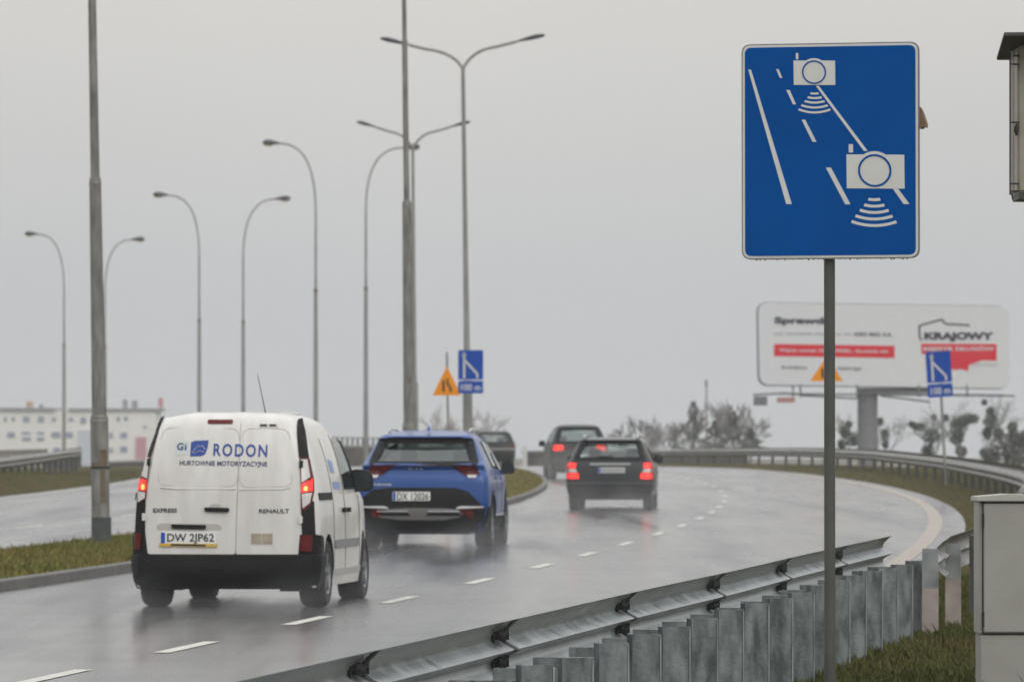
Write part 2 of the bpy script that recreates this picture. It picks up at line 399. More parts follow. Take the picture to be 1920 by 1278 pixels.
while y < 48.8:
    xo = nx(y) + .44; hh = .605 + random.uniform(-.012, .012)
    p_ = post_at(xo, y, hh, R(22), ng, M_galv_post, wd=.17)
    a_ = Matrix.Translation((xo, y, 0)) @ Matrix.Rotation(R(22), 4, 'Z'); q_ = MB().box((.0765, -.006, gz(y) - .2), (.085, -.001, gz(y) + hh - .01), a_); rel(q_).build('flange_edge', M_galv, p_)
    sm = MB().box((nx(y) + .012, y + .02, gz(y) + .47), (xo - .02, y + .075, gz(y) + .54)); rel(sm).build('spacer', M_galv_post, p_)
    y += 1.333; i += 1
for (px, y, h, lo) in ((1744, 48.4, .70, .36), (1787, 50.4, .70, .40)):
    post_at(PX(px, y), y, h, R(-6), ng, M_galv, wd=.135, low=lo)

# outer rail of the bend (far, beyond the cabinet)
fx = pch([(47, 3.6), (49.5, 3.78), (55, 4.5), (70, 6.0), (90, 8.1), (112, 10.05), (140, 11.3), (164, 12.0), (193, 12.3), (211, 11.7), (224, 11.0), (240, 9.8), (252, 8.5), (266, 6.7)])
fg = empty('guardrail', (fx(150), 150, gz(150)), label='long curved steel guardrail along the outside of the bend, in front of the billboard', cat='guardrail')
base = Vector(fg.location)
yy = np.linspace(49, 264, 27)
for a, b in zip(yy[:-1], yy[1:]): rel(rail_sheet(curve_pts(fx, a, b + .1, 6, .76), -1)).build('rail_beam', M_galv_far, fg)
rows = [Vector((fx(y) + .5, y, gz(y) + .80)) for y in np.linspace(100, 262, 44)]
rel(rail_sheet(rows, 1)).build('back_rail', M_galv_far, fg)
M_postdark = mat('dark_rail_post', (.05, .05, .048), .7)
y = 53.
while y < 262:
    mb = MB().box((fx(y) + .03, y - .05, gz(y) - .2), (fx(y) + .13, y + .05, gz(y) + .72)); rel(mb).build('post', M_postdark, fg); y += 4 if y < 150 else 4.6
# left rail beyond the opposite road
lx = pch([(60, -9.3), (100, -11.2), (137, -13.2), (160, -14.0), (185, -14.9), (205, -15.6), (225, -17.0)])
lg = empty('guardrail', (lx(160), 160, gz(160)), label='steel guardrail at the far left, beyond the opposite road', cat='guardrail')
base = Vector(lg.location)
yy = np.linspace(118, 206, 12)
for a, b in zip(yy[:-1], yy[1:]): rel(rail_sheet(curve_pts(lx, a, b + .1, 5, .80), 1)).build('rail_beam', M_galv_far, lg)
y = 120.
while y < 206:
    mb = MB().box((lx(y) - .13, y - .05, gz(y) - .2), (lx(y) - .03, y + .05, gz(y) + .74)); rel(mb).build('post', M_postdark, lg); y += 4

# ------------------------------------------------------------------ parapets of the viaduct
M_wall = mat('weathered_concrete', (.085, .075, .068), .85, nscale=.8, col2=(.125, .112, .105), bump=.2)
M_wallcap = mat('pale_concrete_cap', (.30, .29, .275), .8, noise=.15)
def wall_along(name, pts, th, cap, label, m=M_wall):
    o = empty(name, pts[0][0], label=label, cat='wall'); b0 = Vector(o.location)
    def sweep(t, lo, hi):
        rows = []
        for i, (p, h) in enumerate(pts):
            d = (pts[min(i + 1, len(pts) - 1)][0] - pts[max(i - 1, 0)][0]); d.z = 0; d.normalize(); n = Vector((d.y, -d.x, 0)); q = p - b0
            z0 = lo(h); z1 = hi(h)
            rows.append([q + n * t + Vector((0, 0, z0)), q + n * t + Vector((0, 0, z1)), q - n * t + Vector((0, 0, z1)), q - n * t + Vector((0, 0, z0))])
        mb = MB().grid(rows, closed=True); k = len(mb.v); mb.f += [(0, 1, 2, 3), (k - 4, k - 3, k - 2, k - 1)]; return mb
    sweep(th, lambda h: -1.0, lambda h: h).build('parapet', m, o)
    sweep(th + .06, lambda h: h + .003, lambda h: h + cap).build('coping', M_wallcap, o)
    return o
def wpts(lst):
    res = []
    for px, y, ytop in lst: res.append((Vector((PX(px, y), y, gz(y))), PZ(ytop, y) - gz(y)))
    return res
wall_along('parapet_wall', wpts([(1396, 262, 850), (1330, 268, 849), (1240, 276, 848), (1130, 281, 847), (1000, 287, 848), (985, 288, 848)]), .15, .10, 'brown grey concrete parapet behind the cars on the outside of the bend')
wall_along('parapet_wall', wpts([(960, 289, 842), (860, 286, 841), (760, 280, 840), (640, 272, 839), (560, 268, 842), (420, 262, 852), (260, 252, 866), (196, 248, 868)]), .15, .10, 'brown grey concrete wall below the pale railing, running left behind the van')
# white end post between the two walls
o = MB().box((-.12, -.12, -.3), (.12, .12, 1.05)).build('marker_post', mat('white_paint', (.6, .58, .57), .6)); bevel(o, .03)
o.location = G(984, 283); tag(o, 'small white post at the end of the brown parapet, left of the grey car', 'post')
# railing
rg = empty('bridge_railing', (PX(665, 271), 271, PZ(836, 271)), label='pale balustrade railing on top of the wall between the van and the blue car', cat='railing')
M_railp = mat('pale_railing', (.42, .42, .41), .6, noise=.1)
M_raild = mat('railing_dark', (.09, .1, .105), .6)
def rl(px): return Vector((PX(px, 271) - rg.location.x, (px - 665) * .02, 0))
mb = MB(); a, b = rl(600), rl(722)
mb.tube([a + Vector((0, 0, .44)), b + Vector((0, 0, .40))], .05, 6); mb.tube([a + Vector((0, 0, .05)), b + Vector((0, 0, .03))], .05, 6)
mb.build('handrail', M_railp, rg)
for k in range(13):
    q = rl(604 + k * 9.5); MB().box(q + Vector((-.05, -.04, 0)), q + Vector((.05, .04, .42))).build('baluster', M_raild, rg)
# low wall and dark band at far left
wall_along('boundary_wall', wpts([(-60, 236, 848), (20, 236, 846), (86, 237, 844)]), .15, .08, 'low tan wall at the left edge behind the guardrail', mat('tan_wall', (.27, .255, .23), .8, noise=.1))
o = empty('boundary_wall', G(118, 232), label='short dark wall segment behind the left guardrail end', cat='wall')
b0 = Vector(o.location)
mb = MB().grid([[Vector((PX(px, 232), 232 + k * .25, z)) - b0 for k, z in ((0, gz(232) - .3), (0, PZ(t, 232)), (1, PZ(t, 232)), (1, gz(232) - .3))] for px, t in ((84, 849), (115, 843), (152, 838))], closed=True)
mb.f += [(0, 1, 2, 3), (8, 9, 10, 11)]; mb.build('wall_face', mat('dark_wall', (.10, .10, .10), .8, noise=.2), o)

# ------------------------------------------------------------------ lamps and poles
def bez(p0, p1, p2, n=10): return [p0 * (1 - t) ** 2 + p1 * 2 * t * (1 - t) + p2 * t * t for t in [i / n for i in range(n + 1)]]
def head_mesh(L_, w, h, d):
    """flattened drop-shaped luminaire, d = direction of the tip"""
    ang = math.atan2(d.y, d.x); el = math.asin(max(-1, min(1, d.z)))
    Mx = Matrix.Rotation(ang, 4, 'Z') @ Matrix.Rotation(-el, 4, 'Y'); n = 12; rows = []
    for t, s in ((0, .25), (.06, .42), (.25, .62), (.5, .95), (.75, 1), (.92, .72), (1, .25)):
        rows.append([Mx @ Vector((t * L_, s * w / 2 * math.cos(a), s * h / 2 * math.sin(a) * (1 if math.sin(a) > 0 else .55))) for a in [2 * math.pi * j / n for j in range(n)]])
    mb = MB().grid(rows, closed=True); k = len(mb.v); mb.f += [tuple(range(n)), tuple(range(k - n, k))]
    lens = MB().grid([[Mx @ Vector((t * L_, s * w / 2 * math.cos(a), -h * .18 - s * h * .32 * math.sin(a))) for a in [math.pi * j / 8 for j in range(9)]] for t, s in ((.42, .45), (.55, .75), (.72, .8), (.88, .55))])
    return mb, lens
def single_lamp(px, y, topy, headpx, heady, label):
    o = empty('street_lamp', G(px, y), label=label, cat='street lamp', group='single arm street lamps along the viaduct'); b0 = Vector(o.location)
    top = P(px, heady + (topy - heady), y) - b0; tip = P(headpx, heady, y) - b0; zb = 0
    zj = top.z * .70
    MB().tube([(0, 0, -.4), (0, 0, zj)], [.12, .085], 10).build('pole', M_pole, o)
    up = MB().tube([Vector((0, 0, zj)), Vector((0, 0, top.z))], [.06, .05], 10)
    sgn = 1 if tip.x > 0 else -1
    hl = .82
    armend = Vector((tip.x - sgn * hl * .85, 0, tip.z + .02))
    up.tube(bez(Vector((0, 0, top.z)), Vector((.0, 0, tip.z + .05)), armend, 12), .045, 8)
    up.build('arm', M_pole, o)
    MB().tube([(0, 0, zj - .12), (0, 0, zj + .02)], [.11, .09], 10).build('collar', M_polerust, o)
    hm, ln = head_mesh(hl, .42, .34, Vector((sgn, -.15, .03)).normalized())
    for q in (hm, ln): q.v = [tuple(Vector(v) + armend) for v in q.v]
    h = hm.build('lamp_head', M_lamp, o); ln.build('lens', M_lens, h)
    return o
single_lamp(592, 262, 400, 497, 270, 'tallest of the left-facing curved lamps, rising above the van roof')
single_lamp(686, 264, 395, 783, 278, 'right-facing curved lamp whose pole ends at the pale railing')
single_lamp(373.5, 295, 480, 291, 367, 'left-facing curved lamp of the middle pair, above the left half of the van')
single_lamp(456, 297, 484, 541, 374, 'right-facing curved lamp of the middle pair, above the van antenna')
single_lamp(120, 335, 545, 50, 440, 'left-facing curved lamp standing in front of the white building')
single_lamp(197, 337, 548, 268, 450, 'right-facing curved lamp mostly hidden behind the big rusty pole')
def twin_lamp(px, y, forky, L_, Rr, lean, label):
    o = empty('twin_street_lamp', G(px, y), label=label, cat='street lamp', group='twin arm street lamps on the median'); b0 = Vector(o.location)
    fk = P(px - lean, forky, y) - b0
    a = lambda t: Vector((fk.x * t, 0, fk.z * t))
    zs = 3.1 / fk.z
    MB().tube([a(-.05), a(zs)], [.14, .125], 12).build('pole_base', M_pole, o)
    MB().tube([a(zs), a(.62), a(1)], [.085, .062, .05], 12).build('pole', M_pole, o)
    for (hx, hy, s) in ((*L_, -1), (*Rr, 1)):
        tip = P(hx, hy, y) - b0; mid = P(px - lean + s * (abs(hx - px) * .42), hy + (forky - hy) * .36, y) - b0
        hl = abs(tip.x - fk.x) * .36
        d = (tip - mid).normalized(); st = tip - d * hl
        pts = bez(fk, Vector((fk.x + s * .10 * abs(tip.x - fk.x), 0, fk.z + (mid.z - fk.z) * .85)), mid, 10) + [st]
        MB().tube(pts, .04, 8).build('arm', M_pole, o)
        d2 = Vector((s, -.1, d.z * .8 + .02)).normalized()
        hm, ln = head_mesh(hl, .30, .16, d2)
        for q in (hm, ln): q.v = [tuple(Vector(v) + st) for v in q.v]
        hm.build('lamp_head', M_lamp, o)
    return o
twin_lamp(879, 151, 130, (713, 71), (1022, 65), 11, 'taller twin-armed lamp with the blue lane sign in front of it')
twin_lamp(778, 193, 280, (669, 227), (882, 227), 4, 'lower twin-armed lamp partly hidden by the thick stepped pole')
# thick stepped poles
def step_pole(px, y, segs, topx, rust, label):
    o = empty('stepped_pole', G(px, y) + Vector((0, 0, .12)), label=label, cat='pole', group='old thick stepped poles on the median'); b0 = Vector(o.location)
    lean = lambda z: z * topx
    for i, (z0, z1, r0, r1) in enumerate(segs):
        p_ = MB().tube([(lean(z0), 0, z0 - (.3 if i == 0 else 0)), (lean(z1), 0, z1)], [r0, r1], 20).build('pole_section', M_poleold, o)
        if i: MB().tube([(lean(z0) , 0, z0 - .06), (lean(z0), 0, z0 + .03)], [segs[i - 1][3] + .006, r0 + .012], 20).build('weld_collar', M_galv_far, p_)
    for z, w, h, a in rust:
        rr = [s for s in segs if s[0] <= z <= s[1]][0]; r = max(rr[2], rr[3]) + .004
        n = 8; MB().grid([[(lean(zz) + r * math.sin(a + (j / n - .5) * w), -r * math.cos(a + (j / n - .5) * w), zz) for j in range(n + 1)] for zz in np.linspace(z, z + h, 5)]).build('rust_patch', M_polerust, o)
    return o
sp_ = step_pole(190, 77.5, [(0, 1.72, .124, .123), (1.72, 4.95, .099, .080), (4.95, 8, .063, .053), (8, 10.6, .052, .045)], -.017,
          [(1.02, .85, .26, .45), (.55, .6, .45, .35), (1.05, 1.9, .05, -.1)], 'thick rust-stained stepped pole on the grass strip left of the white van')
MB().tube([(0, 0, -.05), (0, 0, .36)], [.136, .136], 20).build('pole_foot', mat('dark_tar_band', (.06, .065, .07), .7, noise=.2), sp_)
o = MB().tube([(-.017, 0, 0), (-.0175, 0, .03)], [.132, .132], 20).build('strap', M_bolt, sp_); o.location.z = 1.02
sp_ = step_pole(770, 110, [(0, 1.6, .14, .138), (1.6, 5.9, .118, .085), (5.9, 9.0, .058, .052), (9.0, 11.3, .045, .04)], -.013,
          [(2.4, .5, .12, .15)], 'thick stepped grey pole rising behind the roof of the blue car')

# ------------------------------------------------------------------ lane end signs
M_signblue = mat('sign_blue', srgb(0, 68, 160), .4, noise=.05, nscale=3, spec=.15)
M_signwhite = mat('sign_white', (.60, .60, .57), .42, noise=.04)
M_signback = mat('sign_back_grey', (.2, .2, .2), .5, .5)
M_orange = mat('sign_orange', srgb(236, 146, 0), .4, spec=.2)
def plate(mb_poly, th, parent, name, m, y0=0.):
    o = MB().prism(mb_poly, y0, y0 + th, lambda u, v, h: Vector((u, h, v))).build(name, m, parent, sharp=30); return o
def flat_poly(polys, yoff, parent, name, m):
    mb = MB()
    for p in polys: mb.prism(p, yoff, yoff + .0015, lambda u, v, h: Vector((u, h, v)))
    return mb.build(name, m, parent, sharp=0)
def flat_text(body, box, yoff, parent, name, m, bold=0.):
    vs, fs = text_mesh(body, bold); x0, z0, x1, z1 = box
    me = bpy.data.meshes.new(name); me.from_pydata([(x0 + u * (x1 - x0), yoff, z0 + v * (z1 - z0)) for u, v in vs], [], fs)
    return link_mesh(name, me, m, parent, 0)
def line(p, q, w):
    p, q = Vector(p), Vector(q); d = (q - p).normalized(); n = Vector((-d.y, d.x)) * w / 2
    return [tuple(p + n), tuple(p - n), tuple(q - n), tuple(q + n)]
def lane_sign(cx, topy, boty, y, w, tilt, basepx, pole, label):
    b = G(basepx, y); o = empty('lane_end_sign', b, label=label, cat='road sign', group='blue lane end signs'); zc = PZ((topy + boty) / 2, y) - b.z
    H_ = (boty - topy) / F * y; x = PX(cx, y) - b.x
    pn = plate(rpoly([(-w/2, -H_*.20), (w/2, -H_*.20), (w/2, H_/2), (-w/2, H_/2)], .04), .02, o, 'sign_panel', M_signblue)
    s2 = plate(rpoly([(-w/2, -H_/2), (w/2, -H_/2), (w/2, -H_*.215), (-w/2, -H_*.215)], .03), .02, o, 'distance_panel', M_signblue)
    flat_poly([line((-w*.26, -H_*.15), (-w*.26, H_*.40), w*.085), line((w*.27, -H_*.15), (w*.25, -H_*.03), w*.085), line((w*.26, -H_*.045), (-w*.25, H_*.27), w*.085),
               [(-w*.36, H_*.36), (-w*.16, H_*.36), (-w*.26, H_*.46)]], -.004, pn, 'lane_symbol', M_signwhite)
    flat_poly([line((-w*.48, -H_*.19), (w*.48, -H_*.19), w*.03)], -.003, pn, 'border', M_signwhite)
    flat_text('100 m', (-w*.38, -H_*.44, w*.40, -H_*.285), -.004, s2, 'lettering', M_signwhite, .015)
    for q in (pn, s2): q.location = (x, 0, zc); q.rotation_euler = (0, tilt, 0)
    if pole: MB().tube([(0, .045, -.2), (x * (zc / zc), .045, zc + H_ * .45)], .035, 8).build('post', M_pole, o)
    else: MB().box((-.1, .02, zc - .1), (.12, .06, zc - .05)).build('bracket', M_pole, o)
    return o
lane_sign(882.5, 656, 737, 150, .66, R(0), 880, False, 'upright blue lane-ending sign fixed to the twin-armed lamp')
lane_sign(1761, 658, 744, 150, .66, R(-3.5), 1775, True, 'tilted blue lane-ending sign on its own thin post in front of the billboard')
def narrow_sign(cx, apexy, boty, halfw, y, basepx, topy, sym, label):
    b = G(basepx, y); o = empty('warning_sign', b, label=label, cat='road sign', group='orange triangular warning signs'); x = PX(cx, y) - b.x
    w = halfw / F * y; z0 = PZ(boty, y) - b.z; z1 = PZ(apexy, y) - b.z; h = z1 - z0
    pn = plate(rpoly([(-w, 0), (w, 0), (0, h)], .05), .02, o, 'sign_panel', M_orange); pn.location = (x, 0, z0)
    if sym:
        flat_poly([line((-w*.24, h*.12), (-w*.24, h*.52), w*.16), line((w*.26, h*.12), (w*.26, h*.24), w*.16), line((w*.27, h*.22), (w*.02, h*.44), w*.15), line((w*.04, h*.42), (w*.04, h*.58), w*.13)], -.004, pn, 'road_symbol', M_platetxt)
    MB().tube([(0, .045, -.2), (x, .045, (PZ(topy, y) - b.z))], .03, 8).build('post', M_pole, o)
narrow_sign(838, 686, 741, 27, 153, 842, 660, True, 'orange narrowing-road triangle beside the lamp and blue sign')
narrow_sign(1550, 668, 714, 31, 153, 1552, 690, True, 'orange triangle half hidden behind the big sign post, in front of the billboard')

# ------------------------------------------------------------------ the big blue camera sign
YS = 29.5
SW, SH = .93, 1.118
sg = empty('speed_camera_sign', (PX(1557.5, YS), YS + .06, gz(YS)), label='large blue sign with two white cameras and a white line, on a grey post', cat='road sign')
M_post = mat('grey_sign_post', (.085, .088, .08), .55, .3, noise=.2, nscale=3)
MB().tube([(0, 0, -.3), (-.004, 0, PZ(100, YS) - gz(YS))], .029, 20).build('post', M_post, sg)
pb = bpy.data.objects.new('sign_panel', None)
def SU(px, py):
    u = (px - (1396 - 4 * (py - 85) / 400)) / 325 * SW - SW / 2
    v = SH / 2 - (py - (85 - 6 * (px - 1396) / 325)) / 403 * SH
    return (u, v)
M_bigblue = mat('big_sign_blue', srgb(0, 72, 142), .4, nscale=2.5, col2=srgb(0, 77, 150), bump=.03, bscale=3, spec=.05)
rim = MB().prism(rpoly([(-SW/2, -SH/2), (SW/2, -SH/2), (SW/2, SH/2), (-SW/2, SH/2)], .05, 6), 0, .025, lambda u, v, h: Vector((u, h, v))).build('sign_panel', M_signback, sg, sharp=30)
zc = PZ((79 + 487) / 2, YS) - gz(YS)
rim.location = (PX(1556.5, YS) - sg.location.x, -.06, zc); rim.rotation_euler = (R(0), R(-.1), R(-12))
def rr(i, r): return rpoly([(-SW/2+i, -SH/2+i), (SW/2-i, -SH/2+i), (SW/2-i, SH/2-i), (-SW/2+i, SH/2-i)], r, 6)
flat_poly([rr(.006, .046)], -.002, rim, 'white_border', M_signwhite)
flat_poly([rr(.018, .036)], -.004, rim, 'blue_face', M_bigblue)
Q = .3676
def K(x, y): return SU(1370 + x * Q, 50 + y * Q)          # crop coordinates of the sign
def arc_band(cx, cy, r0, r1, a0, a1, n=14):
    a = [a0 + (a1 - a0) * i / n for i in range(n + 1)]
    return [K(cx + r1 * math.cos(t), cy + r1 * math.sin(t)) for t in a] + [K(cx + r0 * math.cos(t), cy + r0 * math.sin(t)) for t in reversed(a)]
lines = [[(104, 224), (118, 224), (314, 907), (286, 907)], [(243, 221), (256, 221), (274, 266), (262, 266)], [(293, 327), (310, 327), (341, 400), (326, 400)],
         [(368, 478), (386, 478), (441, 590), (421, 590)], [(486, 720), (511, 720), (606, 906), (580, 906)], [(441, 306), (456, 306), (695, 635), (676, 635)], [(818, 826), (844, 826), (899, 903), (870, 903)]]
for l in lines: flat_poly([[K(*p) for p in l]], -.006, rim, 'lane_line', M_signwhite)
def camera_sym(x0, y0, x1, y1, cx, cy, ri, ro, rb, flash):
    w = [[K(x0, y0), K(x1, y0), K(x1, y1), K(x0, y1)], [K(*p) for p in ((flash[0], flash[1]), (flash[2], flash[1]), (flash[2], flash[3]), (flash[0], flash[3]))]]
    o = flat_poly(w, -.006, rim, 'camera_symbol', M_signwhite)
    hump = [K(cx + rb * math.cos(t), cy + rb * math.sin(t)) for t in np.linspace(math.pi + .88, 2 * math.pi - .88, 16)]
    flat_poly([hump], -.0062, o, 'camera_hump', M_signwhite)
    ring = MB(); n = 40
    for t in range(n):
        a, b = 2 * math.pi * t / n, 2 * math.pi * (t + 1) / n
        ring.prism([K(cx + r * math.cos(q), cy + r * math.sin(q)) for r, q in ((ri, a), (ro, a), (ro, b), (ri, b))], -.0085, -.007, lambda u, v, h: Vector((u, h, v)))
    ring.build('lens_ring', M_bigblue, o, sharp=0)
camera_sym(331, 177, 538, 301, 433, 236, 53, 60, 71, (343, 139, 355, 171))
camera_sym(589, 653, 876, 825, 729, 734, 73, 83, 98, (601, 601, 622, 643))
def waves(cx, tops, parent):
    polys = []
    for (x0, x1, y0, th, sag) in tops:
        n = 10; up = []; lo = []
        for i in range(n + 1):
            t = i / n; k = 1 - (2 * t - 1) ** 2
            up.append(K(x0 + (x1 - x0) * t, y0 + sag * k)); lo.append(K(x0 - 5 + (x1 - x0 + 10) * t, y0 + th + sag * k))
        polys.append(up + lo[::-1])
    flat_poly(polys, -.006, parent, 'radar_waves', M_signwhite)
waves(432, [(416, 451, 338, 10, 2), (402, 466, 358, 10, 5), (387, 480, 378, 10, 8), (370, 496, 399, 10, 12), (356, 509, 420, 10, 16)], rim)
waves(724, [(698, 752, 872, 14, 3), (677, 772, 901, 14, 7), (655, 793, 928, 14, 12), (633, 812, 957, 14, 16), (613, 831, 986, 14, 20)], rim)
# brackets behind and the brown bracket end that shows past the right edge
mb = MB()
for v in (-.38, .38): mb.box((-.42, .027, v - .02), (.42, .05, v + .02))
mb.box((-.045, .027, -.4), (.045, .045, .4)); mb.build('back_rail', M_signback, rim)
M_brown = mat('brown_bracket', (.26, .17, .11), .8, nscale=20, col2=(.15, .09, .05))
mb = MB().prism([(.43, .225), (.463, .225), (.476, .20), (.497, .135), (.494, .118), (.478, .12), (.474, .112), (.44, .115)], .03, .11, lambda u, v, h: Vector((u, h, v)))
o = mb.build('bracket_end', M_brown, rim); o['label'] = 'brown crumpled piece sticking out behind the right edge'
# drops along the lower edge
mb = MB()
for i in range(34):
    u = -SW / 2 + .04 + (SW - .08) * (i + random.random() * .8) / 34; r = random.uniform(.0025, .005)
    mb.lathe([(0, -r * 1.5), (r * .8, -r * .6), (r, 0), (r * .6, r), (0, r * 1.3)], 6, 'z', (u, .01, -SH / 2 - r * .4))
mb.build('water_drops', M_signback, rim)

# ------------------------------------------------------------------ utility cabinet and measuring box on the right
M_cab = mat('cabinet_grey', (.285, .28, .25), .6, nscale=2.5, col2=(.33, .325, .295), bump=.06, bscale=90)
M_capl = mat('cabinet_lid', (.40, .395, .35), .6, noise=.06)
YC = 38.5
k = YC / F
cb = empty('utility_cabinet', G(1930, YC), label='beige grey utility cabinet with gabled lid standing in the grass at the right edge', cat='cabinet')
x0 = (1838 - 1930) * k; x1 = x0 + .80; zt = PZ(940, YC) - cb.location.z; zp = PZ(1188, YC) - cb.location.z
o = MB().box((x0, 0, -.2), (x1, .40, zp - .004)).build('plinth', M_cab, cb); bevel(o, .006)
o = MB().box((x0 - .01, 0, zp), (x1, .42, zt)).build('body', M_cab, cb); bevel(o, .006)
dr = MB().box((x0 + .022, -.022, zp + .012), (x1 - .02, -.002, zt - .012)).build('door', M_cab, cb); bevel(dr, .006)
gp = MB()
gp.box((x0 + .012, -.012, zp + .01), (x0 + .0215, -.001, zt - .01)); gp.box((x0 + .012, -.012, zt - .0115), (x1, -.001, zt - .002)); gp.box((x0 + .012, -.012, zp + .002), (x1, -.001, zp + .0115))
gp.build('door_gap', M_bolt, cb)
for z in (zp + .10, zt - .13):
    o = MB().tube([(x0 + .017, -.016, z - .05), (x0 + .017, -.016, z + .05)], .008, 8).build('hinge', M_bolt, dr)
ly = 930 - 940
lid = [(x0 - .028, zt + .002), (x1 + .03, zt + .002), (x1 + .03, zt + .035), ((x0 + x1) / 2 - .22, zt + .052), (x0 - .028, zt + .035)]
o = MB().prism(lid, -.045, .46, lambda u, v, h: Vector((u, h, v))).build('lid', M_capl, cb, sharp=20); bevel(o, .005)
# measuring box on a mast (only its left edge is in the picture)
YB = 31.0; k = YB / F
ms = empty('traffic_sensor_mast', (PX(1990, YB), YB + .3, gz(YB)), label='beige sensor box with flat roof plate and open front frame, cut by the right edge', cat='sensor')
M_mbox = mat('sensor_beige', (.30, .285, .225), .55, noise=.08)
M_roofp = mat('roof_plate', (.06, .062, .055), .6, noise=.2)
def mm(px, py): return ((px - 1990) * k, PZ(py, YB) - ms.location.z)
ax, az1 = mm(1909, 84); _, az0 = mm(1909, 360)
o = MB().box((ax, -.25, az0), (ax + .42, .15, az1)).build('housing', M_mbox, ms); bevel(o, .012)
o = MB().box((ax + .01, -.24, az0 - .035), (ax + .41, .14, az0 - .003)).build('housing_foot', M_roofp, ms)
rx, rz = mm(1882, 84)
n0 = mm(1876, 69); n1 = mm(1885, 96); xr = ax + .5; yn, yf = -.52, .25
top = [(n0[0], yn, n0[1]), (xr, yn, n0[1] + .004), (xr, yf, n1[1] + .004), (n1[0], yf, n1[1])]
o = MB().add([(a, b, d - .012) for a, b, d in top] + [(a, b, d + .008) for a, b, d in top], [(3, 2, 1, 0), (4, 5, 6, 7), (0, 1, 5, 4), (1, 2, 6, 5), (2, 3, 7, 6), (3, 0, 4, 7)]).build('roof_plate', M_roofp, ms); bevel(o, .003)
M_pane = glass('front_pane', (.80, .76, .76), .1)
fx0, _ = mm(1895, 0); fz0 = mm(0, 372)[1]; fz1 = mm(0, 96)[1]
o = MB().box((fx0, -.30, fz0 + .03), (fx0 + .016, -.285, fz1)).build('side_pane', M_pane, ms)
fr = MB()
fr.tube([(fx0 - .003, -.30, fz0 + .02), (fx0 - .003, -.30, fz1 + .01)], .0045, 6); fr.tube([(fx0 + .018, -.29, fz0 + .03), (fx0 + .018, -.29, fz1)], .002, 6)
fr.prism([(0, .03), (.013, .03), (.014, -.012), (.010, -.012)], -.302, -.29, lambda u, v, h: Vector((fx0 + u, h, fz0 + v)))
for py in (104, 120, 229, 344, 358):
    z = mm(0, py)[1]; fr.box((fx0, -.28, z - .0045), (ax + .01, -.255, z + .0045))
fr.build('frame', M_bolt, ms)
z = mm(0, 242)[1]; MB().tube([(ax - .006, -.27, z - .035), (ax - .008, -.27, z), (ax - .004, -.27, z + .03)], [.006, .014, .006], 8).build('cable_gland', M_bolt, ms)
MB().tube([(.12, .2, -.3), (.12, .2, az1 - .1)], .06, 14).build('mast', M_pole, ms)

# ------------------------------------------------------------------ billboard
YB = 270; bx = PX(1657, YB)
bb = empty('billboard', (PX(1629, YB), YB, gz(YB) - .6), label='large white billboard with red text bands and outline map, on one thick column', cat='billboard')
M_bbw = mat('billboard_white', (.66, .67, .68), .5, noise=.03); M_bbd = mat('billboard_frame', (.10, .105, .11), .6); M_bbcol = mat('billboard_column', (.19, .195, .2), .6, noise=.1)
M_bbred = mat('billboard_red', srgb(214, 30, 50), .5, spec=.2); M_bbink = mat('billboard_ink', srgb(40, 44, 56), .5); M_bbink2 = mat('billboard_light_ink', srgb(140, 142, 150), .5)
def B(px, py): return ((px - 1629) * YB / F, PZ(py, YB) - bb.location.z)
def Bc(x, y): return B(1380 + x * .3287, 540 + y * .3287)
def bpt(u, v, h): return Vector((u, h + .012 * (u - .7), v))
mb = MB().prism(rpoly([B(1421, 567), B(1892, 574), B(1894, 728), B(1424, 721)], .5, 6), .05, 1.1, bpt); pnl = mb.build('panel', M_bbw, bb, sharp=30)
mb = MB().prism(rpoly([B(1419.5, 566), B(1890, 573), B(1892, 729.5), B(1422, 722.5)], .5, 6), .14, 1.0, bpt); mb.build('frame', M_bbd, bb, sharp=30)
def bflat(polys, h, name, m):
    mb = MB()
    for p in polys: mb.prism(p, h, h + .006, bpt)
    return mb.build(name, m, pnl, sharp=0)
def btext(s, a, b, name, m, bold=0., slope=.012):
    vs, fs = text_mesh(s, bold); (x0, z0), (x1, z1) = Bc(*a), Bc(*b)
    me = bpy.data.meshes.new(name); me.from_pydata([bpt(x0 + u * (x1 - x0), z0 + v * (z1 - z0) - slope * u * (x1 - x0), .022) for u, v in vs], [], fs); link_mesh(name, me, m, pnl, 0)
bflat([[Bc(217, 318), Bc(905, 328), Bc(905, 398), Bc(217, 388)], [Bc(1056, 316), Bc(1488, 318), Bc(1488, 414), Bc(1404, 412), Bc(1330, 438), Bc(1326, 474), Bc(1290, 462), Bc(1240, 466), Bc(1190, 430), Bc(1130, 400), Bc(1110, 374), Bc(1060, 376)]], .042, 'red_band', M_bbred)
outl = [(1056, 300), (1047, 270), (1046, 214), (1110, 196), (1175, 178), (1196, 204), (1290, 208), (1334, 212)]
bflat([line(Bc(*p), Bc(*q), .09) for p, q in zip(outl[:-1], outl[1:])], .041, 'map_outline', M_bbink)
btext('Sprawdź', (218, 212), (552, 160), 'headline', M_bbink, .05)
btext('czy zostałeś dopisany do', (216, 268), (660, 246), 'small_text', M_bbink2)
btext('KRD', (676, 272), (748, 251), 'small_text', M_bbink, .02); btext('BIG', (762, 273), (822, 252), 'small_text', M_bbink, .02); btext('S.A.', (838, 274), (892, 253), 'small_text', M_bbink, .02)
btext('Wpisz numer NIP i PESEL, dowiedz się', (246, 366), (868, 344), 'band_text', M_bbw, .02)
btext('kredytu', (262, 466), (404, 438), 'small_text', M_bbink)
btext('leasingu', (584, 470), (716, 444), 'small_text', M_bbink)
btext('KRAJOWY', (1074, 306), (1472, 250), 'logo_text', M_bbink, .06, 0)
